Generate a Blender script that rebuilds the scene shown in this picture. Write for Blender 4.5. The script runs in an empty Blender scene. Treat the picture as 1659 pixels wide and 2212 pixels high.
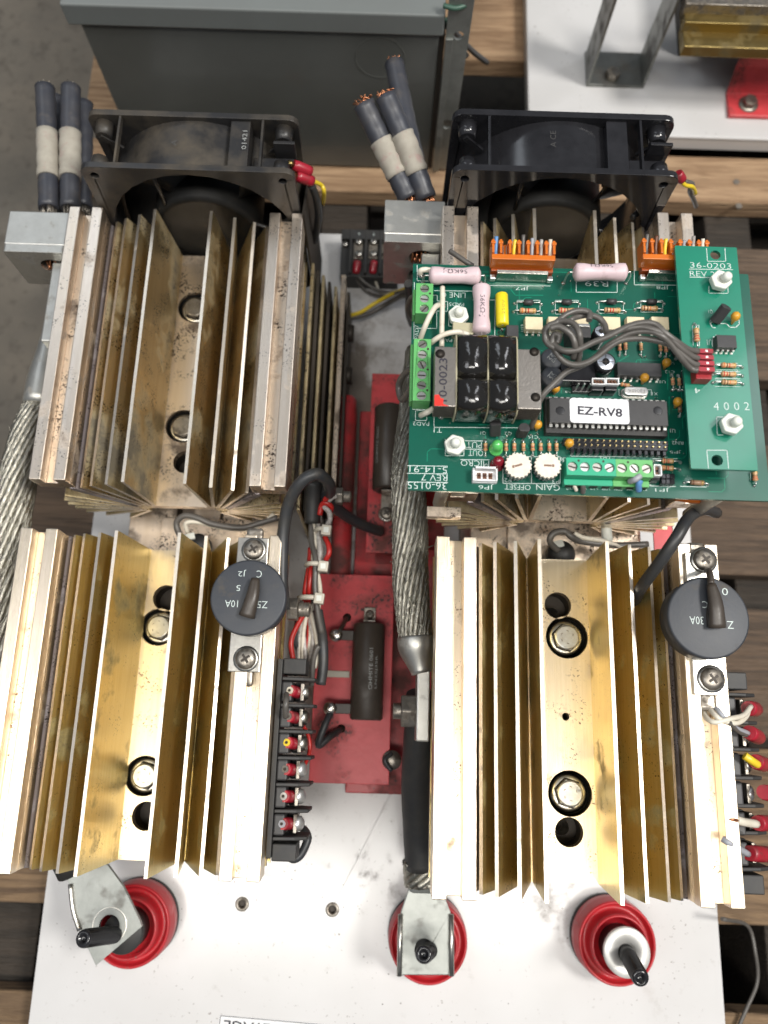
import bpy, bmesh, math, random
from mathutils import Vector, Matrix, Euler, Quaternion
random.seed(7)
MM = 0.001
scene = bpy.context.scene
col = scene.collection
R = math.radians

# ------------------------------------------------------------------ camera
CAM_H = 540.0; FPX = 1700.0; CX, CY = 829.5, 1106.0
TILT, ROLL = R(14.778), R(1.783)
cam_d = bpy.data.cameras.new('camera'); cam = bpy.data.objects.new('camera', cam_d); col.objects.link(cam)
V_ = Vector((0, math.cos(TILT), math.sin(TILT))); F_ = Vector((0, math.sin(TILT), -math.cos(TILT))); X_ = Vector((1, 0, 0))
right = math.cos(ROLL)*X_ + math.sin(ROLL)*V_
up = -math.sin(ROLL)*X_ + math.cos(ROLL)*V_
cam.matrix_world = Matrix(((right.x, up.x, -F_.x, 0), (right.y, up.y, -F_.y, 0), (right.z, up.z, -F_.z, CAM_H*MM), (0, 0, 0, 1)))
cam_d.sensor_fit = 'HORIZONTAL'; cam_d.sensor_width = 36; cam_d.lens = 36*FPX/1659.0
cam_d.clip_start = 0.01; cam_d.clip_end = 50
cam_d.dof.use_dof = True; cam_d.dof.focus_distance = 0.37; cam_d.dof.aperture_fstop = 11
scene.camera = cam
scene.cycles.glossy_bounces = 8; scene.cycles.max_bounces = 12

# ------------------------------------------------------------------ world + lamps (overhead lamps, plus added fills)
w = bpy.data.worlds.new('World'); scene.world = w; w.use_nodes = True
bg = w.node_tree.nodes['Background']; bg.inputs[0].default_value = (0.80, 0.88, 1.0, 1); bg.inputs[1].default_value = 0.17
def area(name, loc, size, sy, power, colr, target=(0, 0, 0)):
    d = bpy.data.lights.new(name, 'AREA'); d.shape = 'RECTANGLE'; d.size = size; d.size_y = sy; d.energy = power; d.color = colr
    o = bpy.data.objects.new(name, d); col.objects.link(o); o.location = loc
    o.rotation_euler = (Vector(target)-Vector(loc)).to_track_quat('-Z', 'Y').to_euler()
    return o
area('area_lamp', (0.0, -0.50, 2.2), 1.5, 0.34, 27, (1.0, 0.965, 0.90))
area('area_lamp', (1.08, 0.10, 1.9), 0.40, 0.40, 34, (1.0, 0.97, 0.92))
area('area_lamp', (-1.3, -0.15, 2.1), 0.8, 0.8, 9, (0.97, 0.98, 1.0))  # added fill lamp, brightens the valleys between the fins
area('area_lamp', (-1.3, 1.9, 2.6), 0.5, 1.6, 8, (0.86, 0.93, 1.0))  # added bluish fill lamp from the back left
area('area_lamp', (1.5, 1.3, 2.4), 0.3, 1.4, 9, (0.95, 0.97, 1.0))  # added fill lamp from the back right
scene.view_settings.view_transform = 'Standard'; scene.view_settings.look = 'None'
scene.view_settings.exposure = 0.0; scene.view_settings.gamma = 1.0

# ------------------------------------------------------------------ photo point -> place at a known height (mm)
def P(x, y, z):
    a = (x-CX)/FPX; b = (CY-y)/FPX
    u = a*math.cos(ROLL)-b*math.sin(ROLL); v = a*math.sin(ROLL)+b*math.cos(ROLL)
    d = math.cos(TILT)-v*math.sin(TILT); h = CAM_H-z
    return Vector((u/d*h, (math.sin(TILT)+v*math.cos(TILT))/d*h, z))
def cropf(ox, oy, s):
    k = s/1.8228
    return lambda x, y, z: P(ox/1.8228+x*k, oy/1.8228+y*k, z)
c3 = cropf(1550, 950, 750/1659); c4 = cropf(2250, 950, 774/1659); c5 = cropf(1550, 1450, 750/1659)
c6 = cropf(2100, 1450, 924/1659); c9 = cropf(2100, 1180, 650/1659)
m8 = cropf(1100, 1800, 400/983)

# ------------------------------------------------------------------ materials
MATS = {}
def mat(name, c, r=0.5, m=0.0, c2=None, ns=60, dirt=None, streak=None, bump=0.0, bs=800, rvar=0.0, coat=0.0, spec=0.5, trans=0.0, emit=None, speck=None, detail=4):
    if name in MATS: return MATS[name]
    mt = bpy.data.materials.new(name); mt.use_nodes = True; nt = mt.node_tree; N = nt.nodes; L = nt.links
    b = N['Principled BSDF']
    b.inputs['Roughness'].default_value = r; b.inputs['Metallic'].default_value = m
    b.inputs['Specular IOR Level'].default_value = spec
    b.inputs['Coat Weight'].default_value = coat; b.inputs['Coat Roughness'].default_value = 0.08
    b.inputs['Transmission Weight'].default_value = trans
    g = N.new('ShaderNodeNewGeometry'); mp = N.new('ShaderNodeMapping'); L.new(g.outputs['Position'], mp.inputs['Vector'])
    if streak == 'y': mp.inputs['Scale'].default_value = (1, 0.03, 1)
    if streak == 'x': mp.inputs['Scale'].default_value = (0.05, 1, 1)
    def noise(scale, vec, det=detail):
        n = N.new('ShaderNodeTexNoise'); n.inputs['Scale'].default_value = scale; n.inputs['Detail'].default_value = det
        n.inputs['Roughness'].default_value = 0.6
        L.new(vec, n.inputs['Vector']); return n.outputs['Fac']
    def ramp(fac, lo, hi):
        q = N.new('ShaderNodeMapRange'); q.inputs['From Min'].default_value = lo; q.inputs['From Max'].default_value = hi
        L.new(fac, q.inputs['Value']); return q.outputs['Result']
    def mix(fac, A, B):
        q = N.new('ShaderNodeMix'); q.data_type = 'RGBA'
        if isinstance(fac, float): q.inputs[0].default_value = fac
        else: L.new(fac, q.inputs[0])
        for v, i in ((A, 6), (B, 7)):
            if isinstance(v, tuple): q.inputs[i].default_value = (*v[:3], 1)
            else: L.new(v, q.inputs[i])
        return q.outputs[2]
    cur = tuple(c)
    if c2 is not None:
        cur = mix(ramp(noise(ns, mp.outputs[0]), 0.32, 0.68), tuple(c), tuple(c2))
    metal_f = None
    if dirt:
        dc, ds, lo, hi = dirt[:4]; amt = dirt[4] if len(dirt) > 4 else 0.8
        f = ramp(noise(ds, g.outputs['Position'], 8), lo, hi)
        q = N.new('ShaderNodeMath'); q.operation = 'MULTIPLY'; q.inputs[1].default_value = amt; L.new(f, q.inputs[0]); f = q.outputs[0]
        cur = mix(f, cur, dc)
        mm_ = N.new('ShaderNodeMapRange'); mm_.inputs['To Min'].default_value = m; mm_.inputs['To Max'].default_value = m*0.15; L.new(f, mm_.inputs['Value'])
        metal_f = mm_.outputs[0]
        rr = N.new('ShaderNodeMapRange'); rr.inputs['To Min'].default_value = r; rr.inputs['To Max'].default_value = 0.85; L.new(f, rr.inputs['Value'])
        L.new(metal_f, b.inputs['Metallic']); L.new(rr.outputs[0], b.inputs['Roughness'])
    elif rvar:
        rr = N.new('ShaderNodeMapRange'); rr.inputs['To Min'].default_value = max(0.03, r-rvar); rr.inputs['To Max'].default_value = r+rvar
        L.new(ramp(noise(ns*3, mp.outputs[0]), 0.3, 0.7), rr.inputs['Value']); L.new(rr.outputs[0], b.inputs['Roughness'])
    if speck:
        sc, ss, thr = speck
        f1 = ramp(noise(ss, g.outputs['Position'], 2), thr, thr+0.03)
        f2 = ramp(noise(ss/14, g.outputs['Position'], 2), 0.48, 0.62)
        q = N.new('ShaderNodeMath'); q.operation = 'MULTIPLY'; L.new(f1, q.inputs[0]); L.new(f2, q.inputs[1])
        cur = mix(q.outputs[0], cur, sc)
    if isinstance(cur, tuple): b.inputs['Base Color'].default_value = (*cur[:3], 1)
    else: L.new(cur, b.inputs['Base Color'])
    if bump:
        bn = N.new('ShaderNodeBump'); bn.inputs['Strength'].default_value = bump; bn.inputs['Distance'].default_value = 0.0003
        L.new(noise(bs, mp.outputs[0]), bn.inputs['Height']); L.new(bn.outputs[0], b.inputs['Normal'])
    if emit:
        b.inputs['Emission Color'].default_value = (*emit[:3], 1); b.inputs['Emission Strength'].default_value = emit[3]
    MATS[name] = mt
    return mt

DIRT = (0.045, 0.035, 0.025)
gold = mat('gold_anodised', (0.80, 0.66, 0.31), 0.33, .92, (0.72, 0.57, 0.23), 700, streak='y', bump=0.5, bs=2600, dirt=(DIRT, 42, 0.55, 0.72, 0.75), speck=((0.06, 0.04, 0.03), 900, 0.64))
gold_rail = mat('gold_rail', (0.88, 0.76, 0.62), 0.34, 1, (0.80, 0.69, 0.53), 700, streak='y', bump=0.4, bs=3000, dirt=((0.16, 0.11, 0.08), 70, 0.66, 0.80, 0.6))
gold_web = mat('gold_web', (0.88, 0.75, 0.58), 0.34, 1, (0.81, 0.68, 0.50), 700, streak='y', bump=0.4, bs=3000, dirt=((0.13, 0.08, 0.05), 60, 0.60, 0.74, 0.6), speck=((0.10, 0.05, 0.035), 800, 0.60))
gold_dirty = mat('gold_sooty', (0.79, 0.66, 0.41), 0.34, .94, (0.70, 0.55, 0.30), 600, streak='y', bump=0.5, bs=2600, dirt=((0.085, 0.078, 0.068), 24, 0.50, 0.66, 0.85), speck=((0.05, 0.035, 0.03), 900, 0.56))
gold_rail_d = mat('gold_rail_worn', (0.86, 0.76, 0.66), 0.34, 1, (0.78, 0.67, 0.55), 300, streak='y', bump=0.2, bs=3000, dirt=((0.12, 0.085, 0.065), 60, 0.56, 0.70, 0.7), speck=((0.10, 0.07, 0.05), 900, 0.62))
gold_web_d = mat('gold_web_worn', (0.84, 0.71, 0.58), 0.38, 1, (0.75, 0.62, 0.48), 240, streak='y', bump=0.2, bs=3000, dirt=((0.09, 0.065, 0.05), 42, 0.52, 0.64, 0.85), speck=((0.07, 0.05, 0.04), 700, 0.55))
edge_m = mat('lit_edge', (0.90, 0.82, 0.72), 0.38, 1, (0.82, 0.72, 0.58), 500, dirt=((0.2, 0.15, 0.1), 90, 0.6, 0.75, .6))  # paler fin tips and ends: lit edges put into the colour
fan_blk = mat('fan_inner_black', (0.014, 0.014, 0.015), 0.42, 0, (0.022, 0.021, 0.019), 60, spec=0.35, bump=.1)
fan_hub = mat('fan_hub_black', (0.010, 0.010, 0.010), 0.55, 0, (0.02, 0.019, 0.017), 80, spec=0.25)
arm_m = mat('lavender_bare', (0.60, 0.54, 0.56), 0.42, 0.9, (0.50, 0.45, 0.46), 200, streak='y', dirt=((0.08, 0.065, 0.055), 60, 0.56, 0.70, 0.8), speck=((0.05, 0.04, 0.04), 900, 0.57))
hole_dark = mat('hole_shade_soot', (0.05, 0.042, 0.035), 0.55, 0.5)  # near-black puts shade inside holes and slots into the colour; soot elsewhere
steel = mat('zinc_steel', (0.62, 0.60, 0.55), 0.33, 1, (0.48, 0.46, 0.42), 180, bump=0.15, bs=1200, dirt=((0.10, 0.085, 0.07), 160, 0.60, 0.78, 0.7))
steel_old = mat('dull_steel', (0.36, 0.33, 0.29), 0.42, 1, (0.27, 0.24, 0.20), 240, bump=0.3, bs=1200, dirt=((0.07, 0.055, 0.04), 220, 0.48, 0.66, 0.8))
galv = mat('galvanised', (0.33, 0.34, 0.32), 0.46, .8, (0.24, 0.25, 0.235), 60, bump=0.2, bs=500, dirt=((0.14, 0.12, 0.10), 80, 0.56, 0.74, 0.6))
lug_al = mat('cast_aluminium', (0.60, 0.59, 0.55), 0.40, 0.9, (0.52, 0.51, 0.47), 150, bump=0.3, bs=1500, dirt=((0.16, 0.13, 0.10), 110, 0.58, 0.74, 0.7))
tin = mat('solder_tin', (0.80, 0.79, 0.75), 0.18, 1, (0.62, 0.60, 0.55), 900, bump=0.9, bs=900)
lead = mat('tinned_lead', (0.75, 0.74, 0.70), 0.28, 1)
copper = mat('bare_copper', (0.72, 0.32, 0.16), 0.32, 1, (0.42, 0.18, 0.10), 500)
galv_d = mat('galvanised_shaded', (0.22, 0.225, 0.21), 0.4, .8, (0.15, 0.15, 0.14), 60, dirt=((0.06, 0.05, 0.04), 60, 0.5, 0.7, 0.7))  # darker galvanised copy: shade in the channel bracket put into the colour
brass = mat('brassy_bar', (0.36, 0.27, 0.11), 0.38, 1, (0.25, 0.185, 0.07), 50, streak='x', bump=0.2, dirt=((0.06, 0.05, 0.03), 60, 0.5, 0.7, 0.7))
red_paint = mat('red_paint', (0.54, 0.045, 0.05), 0.36, 0, (0.44, 0.032, 0.036), 40, bump=0.15, bs=500, dirt=((0.055, 0.038, 0.030), 26, 0.44, 0.60, 0.85), speck=((0.07, 0.03, 0.03), 520, 0.62), coat=0.2)
red_clean = mat('red_gpo', (0.66, 0.075, 0.085), 0.40, 0, (0.54, 0.045, 0.05), 55, bump=0.25, bs=300, dirt=((0.07, 0.045, 0.036), 30, 0.50, 0.68, 0.85), speck=((0.06, 0.025, 0.025), 420, 0.56))
insul_red = mat('red_insulator', (0.48, 0.018, 0.026), 0.42, 0, (0.42, 0.014, 0.022), 50, coat=0.1, bump=0.12, dirt=((0.20, 0.06, 0.05), 70, 0.55, 0.72, 0.5), speck=((0.2, .12, .1), 900, .62))
black_pl = mat('black_plastic', (0.014, 0.014, 0.016), 0.15, 0, (0.022, 0.022, 0.025), 90, bump=0.06, bs=300)
black_dusty = mat('black_plastic_dusty', (0.018, 0.018, 0.020), 0.36, 0, (0.028, 0.026, 0.024), 60, dirt=((0.11, 0.088, 0.06), 24, 0.47, 0.68, 0.7), bump=0.1)
black_mat = mat('black_matte', (0.022, 0.022, 0.023), 0.55, 0, (0.035, 0.033, 0.03), 130, bump=0.15)
black_tape = mat('black_tape', (0.012, 0.011, 0.010), 0.13, 0, coat=0.5, bump=1.0, bs=260, detail=2)
chip_blk = mat('chip_black', (0.035, 0.034, 0.035), 0.48, 0, (0.045, 0.044, 0.045), 300, bump=0.1, bs=2000)
disc_blk = mat('disc_blue_black', (0.035, 0.040, 0.050), 0.50, 0, (0.045, 0.048, 0.055), 120, dirt=((0.11, 0.09, 0.065), 75, 0.58, 0.70, 0.6), bump=0.2, bs=600)
resin_brown = mat('resistor_brown', (0.048, 0.038, 0.030), 0.38, 0, (0.062, 0.050, 0.040), 60, dirt=((0.03, 0.022, 0.016), 50, 0.5, 0.7, 0.8), bump=0.15)
print_w = mat('white_print', (0.58, 0.66, 0.63), 0.6)
print_g = mat('grey_print', (0.33, 0.34, 0.33), 0.6)
print_k = mat('black_print', (0.02, 0.018, 0.03), 0.6)
pcb = mat('pcb_green', (0.003, 0.095, 0.062), 0.28, 0, (0.004, 0.082, 0.054), 90, coat=0.3)
pcb2 = mat('pcb_green_light', (0.008, 0.20, 0.125), 0.28, 0, (0.008, 0.175, 0.11), 50, coat=0.3)
pcb_edge = mat('pcb_trace', (0.008, 0.22, 0.13), 0.3, 0)
tb_green = mat('terminal_green', (0.12, 0.42, 0.13), 0.42, 0, (0.11, 0.38, 0.12), 120)
tb_teal = mat('terminal_teal', (0.02, 0.36, 0.20), 0.42, 0)
tb_dark = mat('terminal_shadow_green', (0.03, 0.12, 0.04), 0.5, 0)
pink_cer = mat('pink_ceramic', (0.66, 0.52, 0.54), 0.42, 0, (0.60, 0.46, 0.49), 160, dirt=((0.36, 0.26, 0.25), 200, 0.58, 0.74, 0.5))
yellow_c = mat('yellow_wrap', (0.80, 0.66, 0.02), 0.32, 0, (0.74, 0.60, 0.02), 200)
cream_opto = mat('cream_opto', (0.72, 0.62, 0.42), 0.45, 0, (0.66, 0.56, 0.37), 300)
cream_wire = mat('cream_wire', (0.70, 0.66, 0.56), 0.42, 0, (0.58, 0.52, 0.42), 130, dirt=((0.18, 0.13, 0.10), 220, 0.60, 0.74, 0.6))
nylon = mat('white_nylon', (0.72, 0.74, 0.68), 0.38, 0, (0.66, 0.67, 0.60), 100)
nylon_y = mat('yellowed_nylon', (0.50, 0.46, 0.38), 0.4, 0)
tan_res = mat('tan_resistor', (0.56, 0.34, 0.17), 0.35, 0)
band_red = mat('band_red', (0.50, 0.03, 0.02), 0.4); band_brn = mat('band_brown', (0.12, 0.045, 0.02), 0.4)
band_orn = mat('band_orange', (0.60, 0.17, 0.04), 0.4); band_gold = mat('band_gold', (0.62, 0.42, 0.14), 0.35, 0.6)
tant = mat('tantalum_amber', (0.66, 0.33, 0.03), 0.30, 0, (0.58, 0.28, 0.03), 500)
led_g = mat('led_green', (0.10, 0.50, 0.12), 0.18, 0, coat=0.5)
led_r = mat('led_red', (0.19, 0.008, 0.018), 0.15, 0, coat=0.5)
trim_w = mat('trim_knob_white', (0.76, 0.70, 0.60), 0.5, 0, (0.68, 0.60, 0.50), 400)
orange_c = mat('orange_connector', (0.60, 0.15, 0.012), 0.30, 0, (0.52, 0.12, 0.012), 150)
crimp_red = mat('crimp_red', (0.36, 0.014, 0.03), 0.32, 0, (0.28, 0.012, 0.022), 200, coat=0.1, dirt=((.08,.04,.035), 200, .5, .7, .6))
conn_red = mat('connector_dark_red', (0.30, 0.012, 0.018), 0.35, 0)
core_st = mat('laminated_core', (0.34, 0.315, 0.29), 0.36, 0.9, (0.33, 0.30, 0.27), 100, bump=0.3, bs=900)
bobbin = mat('bobbin_cream', (0.42, 0.385, 0.26), 0.45)
grey_wire = mat('grey_wire', (0.115, 0.105, 0.095), 0.36, 0, (0.085, 0.078, 0.07), 140)
black_cab = mat('black_cable', (0.030, 0.034, 0.040), 0.42, 0, (0.045, 0.043, 0.040), 90, dirt=((0.10, 0.08, 0.06), 120, 0.58, 0.76, 0.5), bump=0.1)
blue_blk = mat('cable_sleeve_black', (0.038, 0.042, 0.055), 0.40, 0, (0.055, 0.055, 0.062), 70, dirt=((0.12, 0.10, 0.08), 90, 0.56, 0.76, 0.5))
tape_w = mat('worn_white_tape', (0.33, 0.30, 0.25), 0.8, 0, (0.40, 0.37, 0.31), 130, dirt=((0.34, 0.20, 0.19), 170, 0.55, 0.70, 0.6), bump=0.3)
yellow_w = mat('yellow_wire', (0.72, 0.52, 0.03), 0.35); red_w = mat('red_wire', (0.48, 0.02, 0.016), 0.35, 0, (.36,.02,.016), 200)
white_w = mat('white_wire', (0.56, 0.54, 0.51), 0.4, 0, (0.22, 0.19, 0.17), 300); blue_w = mat('blue_wire', (0.10, 0.25, 0.50), 0.4)
grey_l = mat('light_grey_wire', (0.32, 0.33, 0.36), 0.4); green_w = mat('green_wire', (0.05, 0.11, 0.08), 0.4)
braid = mat('tinned_braid', (0.46, 0.44, 0.38), 0.36, 1, (0.30, 0.285, 0.24), 300, bump=1.0, bs=1100)
white_pan = mat('white_enamel', (0.64, 0.63, 0.625), 0.26, 0, (0.58, 0.57, 0.56), 9, coat=0.1, speck=((0.22, 0.19, 0.17), 420, 0.665), dirt=((0.30, 0.25, 0.20), 22, 0.66, 0.80, 0.5))
grey_enc = mat('grey_enclosure', (0.10, 0.104, 0.096), 0.28, 0.0, (0.08, 0.083, 0.076), 14, coat=0.15, bump=0.08, bs=900, dirt=((0.10, 0.09, 0.075), 18, 0.62, 0.8, 0.4))  # darker than the lid: shade on the front put into the colour
grey_lid = mat('grey_lid', (0.17, 0.185, 0.18), 0.42, 0, (0.155, 0.165, 0.16), 16, bump=0.08, bs=900)
paper = mat('paper_label', (0.80, 0.80, 0.80), 0.6, 0, (0.72, 0.72, 0.72), 500)

def wood_mat(name, A, B, ax='x'):
    mt = bpy.data.materials.new(name); mt.use_nodes = True; nt = mt.node_tree; N = nt.nodes; L = nt.links; b = N['Principled BSDF']
    g = N.new('ShaderNodeNewGeometry'); mp = N.new('ShaderNodeMapping'); L.new(g.outputs['Position'], mp.inputs['Vector'])
    mp.inputs['Scale'].default_value = (0.07, 1, 1)
    n1 = N.new('ShaderNodeTexNoise'); n1.inputs['Scale'].default_value = 160; n1.inputs['Detail'].default_value = 10; n1.inputs['Distortion'].default_value = 1.2
    n2 = N.new('ShaderNodeTexNoise'); n2.inputs['Scale'].default_value = 14; n2.inputs['Detail'].default_value = 6
    n3 = N.new('ShaderNodeTexNoise'); n3.inputs['Scale'].default_value = 900; n3.inputs['Detail'].default_value = 4
    L.new(mp.outputs[0], n1.inputs[0]); L.new(g.outputs['Position'], n2.inputs[0]); L.new(mp.outputs[0], n3.inputs[0])
    r = N.new('ShaderNodeMapRange'); r.inputs[1].default_value = .38; r.inputs[2].default_value = .62; L.new(n1.outputs[0], r.inputs[0])
    m1 = N.new('ShaderNodeMix'); m1.data_type = 'RGBA'; L.new(r.outputs[0], m1.inputs[0]); m1.inputs[6].default_value = (*A, 1); m1.inputs[7].default_value = (*B, 1)
    r2 = N.new('ShaderNodeMapRange'); r2.inputs[1].default_value = .5; r2.inputs[2].default_value = .75; r2.inputs[4].default_value = 0.6; L.new(n2.outputs[0], r2.inputs[0])
    m2 = N.new('ShaderNodeMix'); m2.data_type = 'RGBA'; L.new(r2.outputs[0], m2.inputs[0]); L.new(m1.outputs[2], m2.inputs[6]); m2.inputs[7].default_value = (A[0]*.35, A[1]*.33, A[2]*.32, 1)
    L.new(m2.outputs[2], b.inputs['Base Color']); b.inputs['Roughness'].default_value = .75
    ad = N.new('ShaderNodeMath'); ad.operation = 'ADD'; L.new(n1.outputs[0], ad.inputs[0]); L.new(n3.outputs[0], ad.inputs[1])
    bn = N.new('ShaderNodeBump'); bn.inputs['Strength'].default_value = 1; bn.inputs['Distance'].default_value = .0016; L.new(ad.outputs[0], bn.inputs['Height']); L.new(bn.outputs[0], b.inputs['Normal'])
    return mt
wood_a = wood_mat('pallet_wood', (0.24, 0.155, 0.085), (0.115, 0.072, 0.042))
wood_b = wood_mat('pallet_wood_grey', (0.15, 0.10, 0.065), (0.075, 0.052, 0.036))
wood_d = wood_mat('pallet_wood_shade', (0.05, 0.038, 0.028), (0.03, 0.024, 0.018))  # near-black wood: shade below the deck put into the colour
wood_c = wood_mat('pallet_wood_pale', (0.44, 0.29, 0.17), (0.27, 0.165, 0.09))

def concrete():
    mt = bpy.data.materials.new('concrete_floor'); mt.use_nodes = True; nt = mt.node_tree; N = nt.nodes; L = nt.links; b = N['Principled BSDF']
    g = N.new('ShaderNodeNewGeometry')
    n1 = N.new('ShaderNodeTexNoise'); n1.inputs['Scale'].default_value = 7; n1.inputs['Detail'].default_value = 12; n1.inputs['Roughness'].default_value = .68
    n2 = N.new('ShaderNodeTexNoise'); n2.inputs['Scale'].default_value = 90; n2.inputs['Detail'].default_value = 8
    for n in (n1, n2): L.new(g.outputs['Position'], n.inputs[0])
    r = N.new('ShaderNodeMapRange'); r.inputs[1].default_value = .35; r.inputs[2].default_value = .68; L.new(n1.outputs[0], r.inputs[0])
    m1 = N.new('ShaderNodeMix'); m1.data_type = 'RGBA'; L.new(r.outputs[0], m1.inputs[0]); m1.inputs[6].default_value = (.125, .112, .092, 1); m1.inputs[7].default_value = (.21, .178, .138, 1)
    r2 = N.new('ShaderNodeMapRange'); r2.inputs[1].default_value = .52; r2.inputs[2].default_value = .72; r2.inputs[4].default_value = .6; L.new(n2.outputs[0], r2.inputs[0])
    m2 = N.new('ShaderNodeMix'); m2.data_type = 'RGBA'; L.new(r2.outputs[0], m2.inputs[0]); L.new(m1.outputs[2], m2.inputs[6]); m2.inputs[7].default_value = (.075, .062, .048, 1)
    L.new(m2.outputs[2], b.inputs['Base Color']); b.inputs['Roughness'].default_value = .6
    bn = N.new('ShaderNodeBump'); bn.inputs['Strength'].default_value = .4; bn.inputs['Distance'].default_value = .001; L.new(n2.outputs[0], bn.inputs['Height']); L.new(bn.outputs[0], b.inputs['Normal'])
    return mt

# ------------------------------------------------------------------ mesh builder (mm)
class MB:
    def __init__(s): s.v = []; s.f = []; s.sm = []; s.mi = []; s.cur = 0
    def add(s, vs, fs, smooth=False):
        k = len(s.v); s.v += [Vector(v) for v in vs]
        for f in fs: s.f.append([i+k for i in f]); s.sm.append(smooth); s.mi.append(s.cur)
        return s
    def box(s, c, d, rot=None, tz=None):
        x, y, z = d[0]/2, d[1]/2, d[2]/2
        vs = [Vector(q) for q in ((-x, -y, -z), (x, -y, -z), (x, y, -z), (-x, y, -z), (-x, -y, z), (x, -y, z), (x, y, z), (-x, y, z))]
        if tz: vs = [Vector((v.x*(tz if v.z > 0 else 1), v.y*(tz if v.z > 0 else 1), v.z)) for v in vs]
        if rot is not None:
            e = rot if isinstance(rot, (Matrix, Quaternion)) else Euler(rot)
            m = e if isinstance(e, Matrix) else (e.to_matrix())
            vs = [m @ v for v in vs]
        c = Vector(c)
        return s.add([v+c for v in vs], [(0, 3, 2, 1), (4, 5, 6, 7), (0, 1, 5, 4), (1, 2, 6, 5), (2, 3, 7, 6), (3, 0, 4, 7)])
    def bb(s, x0, x1, y0, y1, z0, z1): return s.box(((x0+x1)/2, (y0+y1)/2, (z0+z1)/2), (x1-x0, y1-y0, z1-z0))
    def ring(s, pts, rads, n=12, smooth=True, caps=True, closed=False, flat=1.0):
        """tube through pts with radii"""
        pts = [Vector(p) for p in pts]; k = len(pts)
        t0 = (pts[1]-pts[0]).normalized()
        nrm = t0.orthogonal().normalized()
        if abs(t0.z) < 0.95: nrm = (Vector((0, 0, 1))-t0*t0.z).normalized()
        rings = []; prev = t0
        for i, p in enumerate(pts):
            t = (pts[min(i+1, k-1)]-pts[max(i-1, 0)])
            t = t.normalized() if t.length > 1e-9 else prev
            ax = prev.cross(t)
            if ax.length > 1e-6: nrm = Quaternion(ax.normalized(), prev.angle(t)) @ nrm
            nrm = (nrm-t*nrm.dot(t)).normalized(); bn = t.cross(nrm); prev = t
            r = rads[i] if isinstance(rads, (list, tuple)) else rads
            rings.append([p+(nrm*math.cos(a)*flat+bn*math.sin(a))*r for a in [2*math.pi*j/n for j in range(n)]])
        vs = [q for rg in rings for q in rg]; fs = []
        for i in range(k-1):
            for j in range(n): fs.append((i*n+j, i*n+(j+1) % n, (i+1)*n+(j+1) % n, (i+1)*n+j))
        s.add(vs, fs, smooth)
        if caps:
            b = len(s.v)-len(vs)
            s.f.append([b+j for j in range(n)][::-1]); s.sm.append(False); s.mi.append(s.cur)
            s.f.append([b+(k-1)*n+j for j in range(n)]); s.sm.append(False); s.mi.append(s.cur)
        return s
    def cyl(s, a, b, r0, r1=None, n=16, smooth=True): return s.ring([a, b], [r0, r0 if r1 is None else r1], n, smooth)
    def tube(s, pts, r, n=8, sub=6): return s.ring(smooth_path(pts, sub), r, n)
    def lathe(s, prof, c=(0, 0, 0), axis=(0, 0, 1), n=28, caps=True):
        a = Vector(axis).normalized(); u = a.orthogonal().normalized(); w_ = a.cross(u); c = Vector(c); vs = []; fs = []
        for (r, h) in prof:
            for j in range(n):
                t = 2*math.pi*j/n; vs.append(c+a*h+(u*math.cos(t)+w_*math.sin(t))*r)
        for i in range(len(prof)-1):
            for j in range(n): fs.append((i*n+j, i*n+(j+1) % n, (i+1)*n+(j+1) % n, (i+1)*n+j))
        s.add(vs, fs, True)
        if not caps: return s
        b = len(s.v)-len(vs)
        if prof[0][0] > 0.01: s.f.append([b+j for j in range(n)][::-1]); s.sm.append(False); s.mi.append(s.cur)
        if prof[-1][0] > 0.01: s.f.append([b+(len(prof)-1)*n+j for j in range(n)]); s.sm.append(False); s.mi.append(s.cur)
        return s
    def prism(s, poly, h0, h1, plane='xy', smooth=False):
        def m(p, h):
            if plane == 'xy': return (p[0], p[1], h)
            if plane == 'xz': return (p[0], h, p[1])
            return (h, p[0], p[1])
        n = len(poly); vs = [m(p, h0) for p in poly]+[m(p, h1) for p in poly]
        fs = [tuple(range(n)), tuple(range(n, 2*n))]+[(i, (i+1) % n, n+(i+1) % n, n+i) for i in range(n)]
        k = len(s.f); s.add(vs, fs)
        if smooth:
            for q in range(k+2, len(s.sm)): s.sm[q] = True
        return s
def smooth_path(pts, sub=6):
    pts = [Vector(p) for p in pts]
    if len(pts) < 3: return pts
    q = [pts[0]*2-pts[1]]+pts+[pts[-1]*2-pts[-2]]; out = []
    for i in range(1, len(q)-2):
        p0, p1, p2, p3 = q[i-1:i+3]
        for j in range(sub):
            t = j/sub
            out.append(0.5*((2*p1)+(p2-p0)*t+(2*p0-5*p1+4*p2-p3)*t*t+(3*p1-p0-3*p2+p3)*t**3))
    out.append(pts[-1]); return out

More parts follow.
